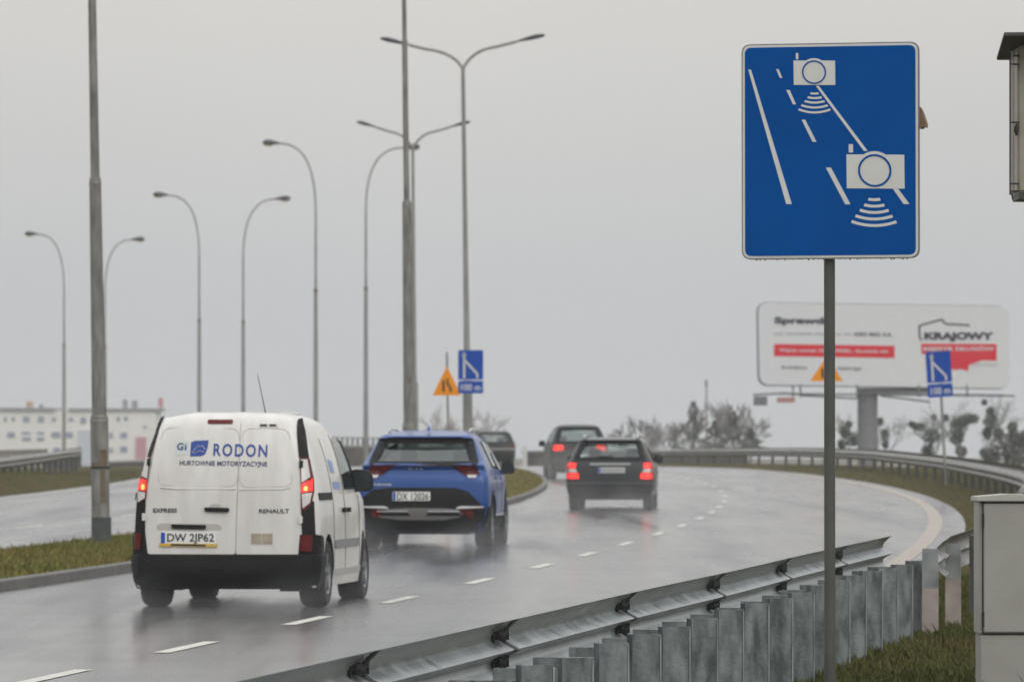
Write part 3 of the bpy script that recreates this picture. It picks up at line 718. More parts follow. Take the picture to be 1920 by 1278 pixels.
btext('REJESTR DŁUGÓW', (1070, 362), (1474, 330), 'logo_text', M_bbw, .03, 0)
btext('Informacji', (1350, 446), (1490, 428), 'small_text', M_bbink2, 0, 0)
xa, za = B(1610, 730); xb, zb = B(1648, 730)
MB().tube([((xa + xb) / 2, .9, -2), ((xa + xb) / 2, .9, za - .05)], (xb - xa) / 2, 24).build('column', M_bbcol, bb)
mb = MB()
for (a, b) in (((1411, 740), (1470, 737)), ((1470, 737), (1520, 741)), ((1500, 741), (1622, 748)), ((1650, 742), (1742, 753)), ((1640, 738), (1880, 741)), ((1460, 738), (1900, 742))):
    p, q = B(*a), B(*b); mb.tube([(p[0], -.6, p[1]), (q[0], -.6, q[1])], .045, 6)
for px in (1486, 1500, 1606, 1722, 1812): p, q = B(px, 722), B(px, 744); mb.tube([(p[0], -.3, p[1]), (q[0], -.6, q[1])], .045, 6)
p, q = B(1608, 727), B(1742, 732); mb.box((p[0], .2, q[1] - .1), (q[0], .9, p[1]))
mb.build('catwalk', M_bbd, bb)
p = B(1412, 743); q = B(1437, 760); MB().box((p[0], -.9, q[1]), (q[0], -.4, p[1])).build('floodlight', mat('floodlight_grey', (.15, .155, .16), .6), bb)
p = B(1455, 745); q = B(1489, 755); MB().box((p[0], -.9, q[1]), (q[0], -.85, p[1])).build('name_plate', mat('pink_plate', (.42, .22, .21), .6), bb)

# ------------------------------------------------------------------ white building far left
YW = 900
wb = empty('apartment_building', G(130, YW), label='long pale three storey building on the left, with small windows and flat roof', cat='building')
M_bw = mat('pale_render', (.71, .70, .67), .8, noise=.04, nscale=.2); M_bw2 = mat('grey_render', (.46, .49, .54), .8); M_brf = mat('roof_edge', (.20, .205, .21), .8); M_win = mat('window_glass', (.19, .22, .28), .3); M_pink = mat('pink_panel', (.45, .16, .2), .7)
def BW(px, py): return ((px - 130) * YW / F, PZ(py, YW) - wb.location.z)
def bwbox(a, b, y0, y1, name, m, par=wb):
    (x0, z1), (x1, z0) = BW(*a), BW(*b); return MB().box((x0, y0, z0), (x1, y1, z1)).build(name, m, par)
bwbox((-120, 770), (292, 1000), 0, 14, 'wall', M_bw); bwbox((-122, 764), (104, 769.7), -.4, 14.4, 'roof', M_brf); bwbox((128, 765), (300, 769.7), -.4, 14.4, 'roof', M_brf)
bwbox((147, 806), (176, 872), -.3, -.02, 'stair_panel', M_bw2); bwbox((255, 819), (274, 862), -.3, -.02, 'entrance_panel', M_pink)
wl = [(10, 786, 7, 9), (25, 786, 7, 9), (49, 786, 13, 12), (77, 786, 12, 12), (101, 786, 8, 9), (133, 786, 10, 8), (156, 788, 11, 13), (222, 786, 7, 9), (236, 785, 8, 9), (21, 815, 15, 12), (49, 812, 17, 6), (76, 812, 15, 6), (50, 823, 17, 8), (76, 823, 15, 8), (105, 815, 18, 12), (130, 815, 14, 12), (208, 816, 8, 12), (232, 816, 14, 12), (272, 800, 8, 6), (232, 842, 14, 12), (208, 844, 8, 10), (106, 842, 14, 8), (-20, 786, 12, 12), (-45, 786, 12, 12), (-20, 815, 14, 12)]
for (px, py, w, h) in wl:
    o = bwbox((px - w / 2, py - h / 2), (px + w / 2, py + h / 2), -.06, .1, 'window', M_bw2); bwbox((px - w / 2 + .8, py - h / 2 + .8), (px + w / 2 - .8, py + h / 2 - .8), -.09, -.062, 'pane', M_win, o)
for (px, py, w, m) in ((51, 752, 10, mat('ochre_roof_box', (.4, .26, .16), .8)), (231, 748, 7, M_brf), (249, 750, 9, M_brf), (298, 745, 7, M_pink), (73, 757, 5, M_brf)):
    bwbox((px - w / 2, py), (px + w / 2, 764), 3, 6, 'rooftop_box', m)

# ------------------------------------------------------------------ trees
M_bark = mat('bare_bark', (.23, .215, .215), .9, noise=.2); M_bark2 = mat('reddish_bark', (.20, .14, .125), .9, noise=.2)
M_conif = mat('dark_evergreen', (.075, .08, .07), .9, nscale=.8, spec=.1, col2=(.12, .118, .105)); M_mist = mat('mistletoe_leaf', (.03, .045, .03), .8, nscale=1.5, col2=(.05, .068, .042))
def bare_tree(px, y, topy, spread, label, m=M_bark, twig=.018, group=None, dens=1.0, lean=0.):
    o = empty('bare_tree', G(px, y) + Vector((0, 0, -.5)), label=label, cat='tree', group=group); H_ = PZ(topy, y) - o.location.z
    tr = MB(); cr = MB(); rnd = random.Random(int(px * 7 + topy))
    def grow(p, d, ln, r, lv):
        q = p + d * ln
        (tr if lv == 0 else cr).tube([p, (p + q) / 2 + Vector((rnd.gauss(0, .02), rnd.gauss(0, .02), 0)) * ln, q], [r, r * .85, r * .68], 5 if lv < 2 else 3, cap=False)
        if lv >= 5: return
        for k in range(3 if lv < 4 else int(2 + 2 * dens)):
            nd = (d * 1.0 + Vector((rnd.gauss(0, spread), rnd.gauss(0, spread), rnd.gauss(.12, .25)))).normalized()
            grow(q if k < 2 else p + d * ln * .6, nd, ln * rnd.uniform(.62, .86), max(r * .62, twig), lv + 1)
    grow(Vector((0, 0, 0)), Vector((lean, 0, 1)).normalized(), H_ * .27, H_ * .016, 0)
    s = H_ / max(v[2] for v in cr.v)
    for q in (tr, cr): q.v = [(v[0] * s, v[1] * s, v[2] * s) for v in q.v]
    tr.build('trunk', m, o); cr.build('crown', m, o); return o
def leafball(mb, cpt, rx, ry, rz, n, ls, rnd):
    for _ in range(n):
        v = Vector((rnd.gauss(0, 1), rnd.gauss(0, 1), rnd.gauss(0, 1))).normalized() * rnd.random() ** .4
        p = Vector(cpt) + Vector((v.x * rx, v.y * ry, v.z * rz)); a = Vector((rnd.gauss(0, 1), rnd.gauss(0, 1), rnd.gauss(0, 1))).normalized(); b = a.orthogonal().normalized()
        l = ls * rnd.uniform(.6, 1.4); mb.add([p - a * l, p + b * l * .45, p + a * l, p - b * l * .45], [(0, 1, 2, 3)])
YT = 340
def mist_tree(px, clumps, topy, label):
    o = bare_tree(px, YT, topy, .42, label, group='bare trees with mistletoe balls', twig=.009); rnd = random.Random(px)
    for (cx, cy, r, sx) in clumps:
        p = P(cx, cy, YT + rnd.uniform(-1, 1)) - Vector(o.location); q = r / F * YT; mb = MB()
        leafball(mb, p, q * sx, q, q, int(180 + q * 260), .10, rnd); mb.build('mistletoe_clump', M_mist, o, sharp=0)
mist_tree(1590, [(1584, 810, 11, 1), (1599, 823, 14, 1), (1579, 832, 9, 1), (1592, 795, 6, 1)], 772, 'bare tree with mistletoe just left of the billboard column')
mist_tree(1662, [(1651, 790, 7, .8), (1659, 815, 11, .8), (1660, 833, 7, .8)], 775, 'bare tree with mistletoe just right of the billboard column')
mist_tree(1742, [(1745, 818, 17, 1), (1740, 843, 11, 1.2), (1723, 800, 8, 1.6), (1710, 795, 5, 1.4), (1751, 782, 5, 1), (1773, 783, 7, .8)], 752, 'bare tree with mistletoe below the tilted blue sign, left of its post')
mist_tree(1800, [(1797, 800, 19, 1), (1794, 819, 15, 1), (1802, 846, 12, .9), (1822, 785, 10, 1.4), (1806, 788, 12, 1)], 745, 'bare tree with biggest mistletoe clumps, right of the tilted blue sign post')
mist_tree(1853, [(1857, 790, 16, .9), (1857, 771, 9, .9), (1851, 812, 11, .8), (1846, 754, 5, 1)], 735, 'bare tree with stacked mistletoe balls near the right edge')
def bush(px, y, boxes, label, m, n=500, ls=.14, name='dark_bush', cat='bush', group=None):
    o = empty(name, G(px, y) + Vector((0, 0, -.4)), label=label, cat=cat, group=group); rnd = random.Random(px); mb = MB()
    for (cx, cy, rx_, ry_) in boxes:
        p = P(cx, cy, y) - Vector(o.location); leafball(mb, p, rx_ / F * y, rx_ / F * y, ry_ / F * y, n, ls, rnd)
    mb.build('crown', m, o, sharp=0); MB().tube([(0, 0, -.5), (.1, 0, PZ(boxes[0][1], y) - o.location.z)], [.14, .05], 6).build('trunk', M_bark, o)
bush(1885, 330, [(1885, 838, 30, 24), (1910, 822, 20, 18), (1858, 856, 16, 14), (1935, 835, 26, 32), (1905, 858, 26, 16), (1872, 812, 9, 10), (1898, 803, 8, 12), (1846, 848, 8, 8)], 'broad dark evergreen clump at the right edge above the guardrail', M_conif, 300, .15)
def conifer(px, y, topy, basey, hw, label):
    o = empty('conifer_tree', G(px, y) + Vector((0, 0, -.6)), label=label, cat='tree', group='dark evergreens behind the bend'); rnd = random.Random(px); mb = MB()
    zt = PZ(topy, y) - o.location.z; zb = PZ(basey, y) - o.location.z; w = hw / F * y
    for _ in range(2600):
        t = rnd.random() ** 1.2; r = 1.5 * w * (1 - t) ** 1.1 * (.6 + .4 * math.sin(t * 17 + px + rnd.random())) * rnd.random() ** .4 + .03; a = rnd.uniform(0, 6.28)
        p = Vector((r * math.cos(a), r * math.sin(a), zb + (zt - zb) * t)); d = Vector((math.cos(a), math.sin(a), -.35 + .3 * rnd.gauss(0, 1))).normalized(); s = d.orthogonal().normalized(); l = rnd.uniform(.07, .2)
        mb.add([p, p + d * l * .5 + s * l * .25, p + d * l, p + d * l * .5 - s * l * .25], [(0, 1, 2, 3)])
    mb.build('crown', M_conif, o, sharp=0); MB().tube([(0, 0, -.5), (0, 0, zt * .92)], [.16, .03], 6).build('trunk', M_bark, o)
conifer(1300, 380, 752, 842, 30, 'tallest dark conifer in the clump behind the far rail')
conifer(1375, 382, 770, 842, 34, 'broad dark conifer at the right of the evergreen clump')
conifer(1340, 388, 788, 842, 30, 'low dark conifer between the tallest and broad one')
conifer(1408, 385, 803, 842, 26, 'lowest dark conifer near the end of the far rail')
for (px, y, t, s, lb) in ((1205, 420, 776, .34, 'pale bare tree standing just above the dark wagon roof'), (1240, 425, 795, .3, 'small pale bare tree right of the dark wagon roof'), (1178, 430, 790, .3, 'small pale bare tree above the left roof rail of the dark wagon'),
                          (1290, 410, 758, .3, 'bare tree among the dark conifers'), (1352, 412, 752, .3, 'bare tree right of the thin mast'), (1378, 405, 748, .3, 'tallest bare tree among the conifers'), (1405, 412, 772, .3, 'bare tree left of the billboard floodlight'),
                          (1262, 415, 790, .3, 'low bare tree left of the conifer clump')):
    bare_tree(px, y, t, s, lb, twig=.017, group='bare trees behind the bend', dens=2.2)
bare_tree(842, 520, 752, .36, 'reddish bare tree behind the orange triangle post', M_bark2, .022, 'reddish bare trees above the blue car'); bare_tree(878, 530, 766, .36, 'reddish bare tree behind the twin lamp base', M_bark2, .022, 'reddish bare trees above the blue car')
o = empty('thin_mast', G(1326, 430), label='thin mast rising from the trees left of the billboard', cat='mast')
MB().tube([(0, 0, -1), (-.06, 0, PZ(724, 430) - o.location.z)], [.10, .06], 6).build('shaft', M_pole, o); MB().tube([(-.06, 0, PZ(724, 430) - o.location.z), (-.07, 0, PZ(712, 430) - o.location.z)], [.12, .10], 6).build('tip', M_pole, o)

# ------------------------------------------------------------------ vehicles
class Car:
    def __init__(s, name, label, loc, rz, w, r, f, zs, L_, bow=.04, cr=.12, cat='car'):
        s.o = empty(name, loc, rz, label=label, cat=cat); s.w = pch(w); s.r = pch(r); s.f = pch(f); s.zs = zs; s.L = L_; s.bow = bow; s.cr = cr; s.prs = None
    def taper(s, y): return 1 - .12 * max(0, (y - .6 * s.L) / (.4 * s.L)) ** 2
    def outline(s, z, inset=0.):
        w = s.w(z) - inset; r = s.r(z) + inset; f = s.f(z) - inset; cc = min(s.cr, (f - r) * .3, w * .5); cf = min(.35, (f - r) * .3); pts = []
        for x in np.linspace(-(w - cc), w - cc, 9): pts.append((x, r + s.bow * (x / w) ** 2))
        for a in np.linspace(0, math.pi / 2, 7)[1:]:
            pts.append((w - cc + cc * math.sin(a), r + s.bow * min(1, ((w - cc + cc * math.sin(a)) / w) ** 2) + cc * (1 - math.cos(a))))
        ya = r + s.bow + cc
        for y in np.linspace(ya, f - cf, 12)[1:]: pts.append((w, y))
        for a in np.linspace(0, math.pi / 2, 5)[1:]: pts.append((w - cf + cf * math.cos(a), f - cf + cf * math.sin(a)))
        n = len(pts); right = pts[9:]
        pts += [(x, f) for x in np.linspace(w - cf, -(w - cf), 6)[1:-1]]
        pts += [(-x, y) for x, y in reversed(right)]
        return [(x * s.taper(y), y, z) for x, y in pts]
    def hull(s, zs, inset=0., ztop=0):
        rows = [s.outline(z, inset) for z in zs]; mb = MB().grid(rows, closed=True); n = len(rows[0]); k = len(mb.v)
        mb.f.append(tuple(range(n)))
        last = rows[-1]; cx = [(x * .55, (y - .5 * (s.r(zs[-1]) + s.f(zs[-1]))) * .6 + .5 * (s.r(zs[-1]) + s.f(zs[-1])), z + ztop) for x, y, z in last]
        mb.add(cx, [tuple(range(n))]); mb.f += [(k - n + i, k - n + (i + 1) % n, k + (i + 1) % n, k + i) for i in range(n)]
        return mb.mesh('hull')
    def rear(s, x, z):
        w = s.w(z); cc = s.cr; ax = min(abs(x), w * .999); y = s.r(z) + s.bow * (ax / w) ** 2
        if ax > w - cc: t = (ax - (w - cc)) / cc; y += cc * (1 - math.sqrt(max(0, 1 - t * t)))
        return y
    def side(s, y, z):
        w = s.w(z); cc = s.cr; d = y - (s.r(z) + s.bow)
        if d < cc: t = 1 - max(0, d) / cc; return (w - cc) + cc * math.sqrt(max(0, 1 - t * t))
        return w * s.taper(y)
    def panel(s, poly, name, m, off=.004, th=.006, parent=None, face='rear', sgn=1, step=.07, drop=True):
        bm = bmesh.new(); vs = [bm.verts.new((u, 0, v)) for u, v in poly]; bm.faces.new(vs); bmesh.ops.triangulate(bm, faces=bm.faces)
        us = [p[0] for p in poly]; vz = [p[1] for p in poly]
        for ax, lo, hi in ((0, min(us), max(us)), (2, min(vz), max(vz))):
            k = int((hi - lo) / step)
            for i in range(1, k + 1):
                p = [0, 0, 0]; nn = [0, 0, 0]; p[ax] = lo + (hi - lo) * i / (k + 1); nn[ax] = 1
                bmesh.ops.bisect_plane(bm, geom=bm.verts[:] + bm.edges[:] + bm.faces[:], plane_co=p, plane_no=nn)
        bmesh.ops.triangulate(bm, faces=bm.faces)
        bound = [e for e in bm.edges if len(e.link_faces) == 1]
        V = bm.verts[:]; top = {}
        def pt(u, v, o_):
            if face == 'rear': return Vector((u, s.rear(u, v) - o_, v))
            return Vector((sgn * (s.side(u, v) + o_), u, v))
        uv = {v: (v.co.x, v.co.z) for v in V}
        for e in bound:
            a, b = e.verts
            for q in (a, b):
                if q not in top: top[q] = bm.verts.new(pt(*uv[q], off - th))
        for e in bound: bm.faces.new((e.verts[0], e.verts[1], top[e.verts[1]], top[e.verts[0]]))
        for v in V: v.co = pt(*uv[v], off)
        bmesh.ops.recalc_face_normals(bm, faces=bm.faces)
        me = bpy.data.meshes.new(name); bm.to_mesh(me); bm.free()
        return link_mesh(name, me, m, parent or s.o, 40)
    def text(s, body, box, name, m, off, parent, bold=0., slant=0., space=1.):
        vs, fs = text_mesh(body, bold, space); x0, z0, x1, z1 = box
        me = bpy.data.meshes.new(name); P_ = []
        for u, v in vs:
            X, Z = x0 + u * (x1 - x0), z0 + v * (z1 - z0) + slant * u; P_.append((X, s.rear(X, Z) - off, Z))
        me.from_pydata(P_, [], fs); return link_mesh(name, me, m, parent, 0)
    def wheel(s, x, y, rad, wid, dup=None):
        if dup:
            t = dup.copy(); COL.objects.link(t)
            for ch in dup.children: q = ch.copy(); COL.objects.link(q); q.parent = t
        else:
            t = MB().lathe([(rad * .62, -wid / 2), (rad * .9, -wid / 2), (rad * .97, -wid * .42), (rad, -wid * .28), (rad, wid * .28), (rad * .97, wid * .42), (rad * .9, wid / 2), (rad * .62, wid / 2), (rad * .55, 0), (rad * .62, -wid / 2)], 36, 'x').build('wheel', M_tyre, s.o)
            rm = MB().lathe([(0, wid * .40), (rad * .18, wid * .42), (rad * .2, wid * .34), (rad * .55, wid * .38), (rad * .63, wid * .5), (rad * .63, wid * .2), (0, wid * .2)], 36, 'x')
            for k in range(5):
                Mx = Matrix.Rotation(2 * math.pi * k / 5, 4, 'X'); rm.box((wid * .36, -rad * .07, rad * .1), (wid * .47, rad * .07, rad * .6), Mx)
            rm.build('rim', M_rim, t)
        t.parent = s.o; t.location = (x, y, rad)
        if x < 0: t.rotation_euler = (0, 0, math.pi)
        return t
    def body(s, paint, wells, cutters, cavity, ztop=.01):
        me = s.hull(s.zs, 0, ztop); cut = []
        for (y, rad) in wells:
            cut.append(MB().lathe([(0, -1.2), (rad, -1.2), (rad, -s.w(.5) + .34), (0, -s.w(.5) + .34)], 28, 'x', (0, y, rad * .9)).mesh('c'))
            cut.append(MB().lathe([(0, 1.2), (rad, 1.2), (rad, s.w(.5) - .34), (0, s.w(.5) - .34)], 28, 'x', (0, y, rad * .9)).mesh('c'))
        if cavity: cut.append(s.hull(cavity, .07, 0))
        cut += cutters; me.materials.append(paint)
        b = boolean(me, cut, M_inner); o = bpy.data.objects.new('body', b); COL.objects.link(o); o.parent = s.o
        b.shade_smooth(); b.set_sharp_from_angle(angle=R(32)); return o
def xprism(poly, x0=-2, x1=2): return MB().prism(poly, x0, x1, lambda u, v, h: Vector((h, u, v))).mesh('c')
def yprism(poly, y0, y1): return MB().prism(poly, y0, y1, lambda u, v, h: Vector((u, h, v))).mesh('c')
def mirror(car, x, y, z, m, sgn=1, sz=1.):
    k = sgn
    sh = rpoly([(-.125, -.105), (.125, -.09), (.105, .10), (-.105, .115)], .07, 6); rows = []
    for d, q in ((-.05, .90), (-.045, .97), (-.02, 1.0), (.05, .92), (.09, .60)): rows.append([(k * u * q, d, v * q) for u, v in sh])
    mb = MB().grid(rows, closed=True); n = len(sh); mb.f += [tuple(range(n)), tuple(range(4 * n, 5 * n))]
    o = mb.build('mirror', m, car.o); o.location = (x + k * .13, y, z); o.scale = (sz, sz, sz)
    MB().prism([(-.07, -.10), (-.22, -.14), (-.22, -.07), (-.09, -.02)], -.015, .04, lambda u, v, h: Vector((k * u, h, v))).build('mirror_arm', M_black, o)
    MB().prism([(k * u * .86, v * .86) for u, v in sh], -.054, -.051, lambda u, v, h: Vector((u, h, v))).build('mirror_glass', M_mirror, o)
    return o
def tail(car, poly, m, name='tail_lamp', off=.012, parent=None): return car.panel(poly, name, m, off, .02, parent)
def plate_on(car, cx, z, w, h, txt, off=.02, parent=None, m=None):
    p = car.panel(rpoly([(cx - w/2, z - h/2), (cx + w/2, z - h/2), (cx + w/2, z + h/2), (cx - w/2, z + h/2)], .012), 'number_plate', m or M_plate, off, .02, parent, step=.3)
    car.panel([(cx - w/2 + .006, z - h/2 + .006), (cx - w/2 + w*.085, z - h/2 + .006), (cx - w/2 + w*.085, z + h/2 - .006), (cx - w/2 + .006, z + h/2 - .006)], 'plate_band', M_eublue, off + .002, .002, p, step=.3)
    if txt: car.text(txt, (cx - w*.375, z - h*.42, cx + w*.46, z + h*.38), 'plate_text', M_platetxt, off + .004, p, .012)
    return p

# ---- white van
def slope_at(y): return math.atan(cs(y))
def place(px, y): return Vector((PX(px, y), y, gz(y) + .002))
YV = 54.1; SCL = F / YV; M_van = mat('white_van_paint', (.55, .53, .49), .34, nscale=2.6, col2=(.66, .645, .615), coat=.4, stretch=(2.2, 1, .55))
yawv = R(-6.3)
van = Car('delivery_van', 'white delivery van with RODON lettering and black bumper, nearest on the wet road', place(419, YV), yawv,
    [(.20, .875), (.34, .895), (.55, .90), (.9, .895), (1.1, .875), (1.3, .838), (1.5, .785), (1.7, .705), (1.78, .655), (1.83, .57), (1.86, .44)],
    [(.20, .06), (.30, .02), (.55, .03), (.9, .05), (1.1, .07), (1.3, .105), (1.5, .16), (1.7, .235), (1.78, .28), (1.83, .36), (1.86, .52)],
    [(.20, 4.05), (.5, 4.18), (.8, 4.15), (1.0, 4.0), (1.08, 3.65), (1.12, 3.35), (1.3, 3.0), (1.6, 2.55), (1.75, 2.2), (1.83, 1.9), (1.86, 1.6)],
    [.20, .27, .34, .45, .55, .7, .85, 1.0, 1.08, 1.12, 1.2, 1.3, 1.4, 1.5, 1.6, 1.7, 1.75, 1.78, 1.81, 1.83, 1.85, 1.86], 4.2, cat='van', bow=.05, cr=.13)
def V(px, py):
    z = (1141 - py) / SCL; return ((px - 418) / SCL - .100 * (van.r(min(z, 1.86))), z)
def VP(*pts): return [V(*p) for p in pts]
van.body(M_van, [(.78, .37), (3.47, .37)], [xprism([(2.02, 1.14), (2.95, 1.14), (2.55, 1.56), (2.02, 1.60)])] + [], [1.13, 1.2, 1.4, 1.6, 1.7])
for s_ in (1, -1): van.panel([(2.0, 1.12), (2.98, 1.12), (2.57, 1.585), (2.0, 1.625)], 'side_window', M_glassd, .003, .006, None, 'side', s_)
# black pillar strips, lower corners and bumper
van.panel(VP((552, 785), (560, 783), (566, 806), (576, 858), (559, 858), (554, 815)), 'pillar_trim', M_black, .022, .03)
van.panel(VP((295, 779), (289, 782), (268, 856), (276, 856), (287, 815)), 'pillar_trim', M_black, .022, .03)
van.panel(VP((563, 934), (587, 940), (590, 1006), (566, 1004)), 'corner_trim', M_black, .02, .03)
van.panel(VP((250, 925), (267, 925), (268, 1002), (246, 1002)), 'corner_trim', M_black, .02, .03)
zb = [.185, .27, .40, .505, .525]; bmp = MB(); rows = []
for z, o_ in zip(zb, (.0, .03, .045, .035, .0)):
    ro = []
    for y in (.42, .3, .2): ro.append((-(van.side(y, z) + max(o_, .0) * .5), y, z))
    for x in np.linspace(-.999, .999, 25): xx = x * van.w(z); ro.append((xx * (1 + max(o_, 0) * .45), van.rear(xx, z) - o_, z))
    for y in (.2, .3, .42): ro.append((van.side(y, z) + max(o_, 0) * .5, y, z))
    rows.append(ro)
bp_ = bmp.grid(rows).build('rear_bumper', M_black, van.o)
for (a, b) in (((244, 1000), (260, 1030)), ((563, 1003), (585, 1034))):
    van.panel(rpoly(VP((a[0], a[1]), (b[0], a[1]), (b[0] - 1, b[1]), (a[0] + 1, b[1])), .02), 'reflector', M_red, .03, .05, bp_)
for s_ in (1, -1):
    van.panel([(.13, .505), (.36, .50), (.40, .62), (.36, .68), (.2, .70), (.1, .70)], 'bumper_corner', M_black, .012, .02, bp_, 'side', s_)
    arch = [(.78 + .43 * math.cos(a), .33 + .43 * math.sin(a)) for a in np.linspace(-.1, math.pi + .1, 18)] + [(.78 + .372 * math.cos(a), .33 + .372 * math.sin(a)) for a in np.linspace(math.pi + .1, -.1, 18)]
van.panel(VP((562, 1002), (593, 1002), (596, 1050), (558, 1050)), 'corner_trim', M_black, .016, .03, bp_); van.panel(VP((243, 998), (268, 998), (274, 1048), (242, 1048)), 'corner_trim', M_black, .016, .03, bp_)
# doors
dl = van.panel(rpoly(VP((296, 781), (449, 782), (446, 850), (440, 1042), (272, 1040), (267, 1000), (270, 930), (284, 838)), .05), 'rear_door', M_van, .012, .02)
d2 = van.panel(rpoly(VP((451, 782), (551, 786), (558, 838), (563, 900), (567, 1000), (562, 1044), (442, 1043), (448, 850)), .05), 'rear_door', M_van, .012, .02)
def stamp(car, pts, w, m, off, parent, name='pressed_line', closed=True):
    n = len(pts)
    for i in range(n if closed else n - 1):
        pass
    mb = MB(); cpts = [Vector((x, car.rear(x, z) - off, z)) for x, z in (pts + [pts[0]] if closed else pts)]
    mb.tube(cpts, w, 6, cap=True); return mb.build(name, m, parent)
M_seam = mat('panel_gap', (.03, .03, .03), .8); M_crease = mat('greyed_white', (.42, .40, .375), .6)  # greyer than the van paint, for pressed lines, recess panels and sills
lo = rpoly(VP((298, 802), (446, 803), (444, 912), (291, 910)), .09, 6); hi = rpoly(VP((452, 803), (540, 804), (548, 912), (448, 914)), .09, 6)
stamp(van, lo, .0038, M_crease, .011, dl); stamp(van, hi, .0038, M_crease, .011, d2)
stamp(van, VP((297, 914), (330, 917), (440, 917)), .007, M_van, .014, dl, 'pressed_edge', False); stamp(van, VP((448, 918), (530, 917), (543, 913)), .007, M_van, .014, d2, 'pressed_edge', False)
van.panel(rpoly(VP((385, 786), (433, 786), (433, 794), (385, 794)), .015), 'brake_light', M_red, .02, .012, dl)
van.panel(rpoly(VP((482, 793), (519, 794), (519, 801), (482, 800)), .01), 'vent', M_clear, .016, .006, d2)
for px in (485, 502): van.panel(VP((px, 795), (px + 13, 795), (px + 13, 799), (px, 799)), 'vent_slot', M_seam, .019, .004, d2)
# lettering and logo
M_vblue = mat('decal_blue', srgb(28, 62, 140), .4); M_vlight = mat('decal_pale', (.50, .55, .54), .4); M_vnavy = mat('decal_navy', srgb(22, 40, 84), .4)
zz = lambda py: (1141 - py) / SCL
van.text('RODON', (*V(397, 855), *V(500, 831)), 'lettering', M_vblue, .016, dl, .022, -.012, 1.22)
van.text('HURTOWNIE MOTORYZACYJNE', (*V(333, 875), *V(500, 863)), 'lettering', M_vnavy, .016, dl, .018, -.012)
van.panel(rpoly(VP((323, 827), (350, 826), (350, 853), (323, 854)), .02), 'logo_square', M_vlight, .0145, .002, dl)
van.text('G', (*V(327, 844), *V(340, 830)), 'lettering', M_vnavy, .0165, dl, .03); van.text('i', (*V(342, 844), *V(346, 832)), 'lettering', M_vblue, .0165, dl, .02)
van.panel(VP((354, 829), (362, 826), (388, 825), (386, 840), (382, 851), (375, 855), (353, 856)), 'logo_leaf', M_vblue, .0145, .002, dl)
stamp(van, VP((357, 849), (361, 842), (368, 836), (377, 836), (381, 842)), .003, M_vlight, .017, dl, 'logo_car', False); stamp(van, VP((360, 850), (370, 845), (380, 847)), .0025, M_vlight, .017, dl, 'logo_car', False)
van.text('EXPRESS', (*V(283, 961), *V(329, 953)), 'badge', M_bolt, .017, dl, .03); van.text('RENAULT', (*V(485, 962), *V(542, 954)), 'badge', M_bolt, .017, d2, .02)
van.panel(rpoly(VP((389, 956), (391, 947), (402, 944), (412, 947), (416, 956)), .02), 'handle_recess', M_crease, .0145, .003, dl)
van.panel(rpoly(VP((381, 951), (429, 952), (428, 960), (383, 959)), .015), 'door_handle', M_black, .035, .024, dl)
van.panel(rpoly(VP((290, 984), (300, 981), (405, 982), (414, 986), (414, 994), (290, 994)), .02), 'plate_recess', M_crease, .0145, .003, dl)
van.panel(rpoly(VP((318, 983), (385, 984), (384, 992), (320, 991)), .012), 'plate_light', M_black, .03, .018, dl)
p_ = plate_on(van, V(351, 1009)[0], zz(1009.5), .545, .125, 'DW 2JP62', .022, dl)
van.panel(VP((296, 1018.5), (406, 1019.5), (406, 1025.5), (296, 1024.5)), 'plate_holder', mat('holder_yellow', srgb(196, 160, 60), .5), .026, .012, dl); van.panel(VP((318, 1019.5), (384, 1020.5), (384, 1024), (318, 1023)), 'holder_print', M_bolt, .029, .004, dl)
M_tan = mat('tan_sticker', (.38, .32, .25), .6, nscale=14, col2=(.29, .24, .18))
for a in (470, 491): van.panel(VP((a, 1000), (a + 19.5, 1000), (a + 19.5, 1020), (a, 1020)), 'sticker', M_tan, .016, .003, d2)
# tail lamps
def big_lamp(pts, lit, clear_hi, clear_lo, bulb):
    t = tail(van, rpoly(VP(*pts), .02), M_red, off=.026)
    tail(van, VP(*clear_hi), M_clear, 'clear_segment', .030, t); tail(van, VP(*clear_lo), M_clear, 'clear_segment', .030, t); tail(van, VP(*lit), M_redlit, 'lit_segment', .031, t)
    tail(van, rpoly(VP(*bulb), .015), M_orangelit, 'bulb', .034, t)
big_lamp([(560, 858), (577, 858), (586, 900), (587, 922), (583, 945), (570, 957), (564, 957), (563, 900)], [(564, 908), (584, 897), (585, 920), (564, 924)], [(563, 861), (574, 861), (580, 894), (565, 905)], [(565, 926), (584, 923), (580, 943), (567, 953)], [(569, 912), (576, 911), (576, 920), (569, 920)])
big_lamp([(269, 854), (276, 854), (271, 905), (269, 935), (252, 945), (250, 905), (258, 880)], [(253, 896), (270, 900), (269, 920), (252, 918)], [(267, 857), (274, 858), (271, 897), (258, 892)], [(252, 921), (268, 923), (267, 934), (252, 942)], [(259, 908), (266, 908), (266, 918), (259, 918)])
for (px, py, m) in ((564, 870, M_black), (273, 866, M_black), (564, 974, M_van), (266, 969, M_van)): van.panel(rpoly(VP((px - 4, py - 7), (px + 3, py - 7), (px + 3, py + 7), (px - 4, py + 7)), .01), 'door_hinge', m, .035, .03)
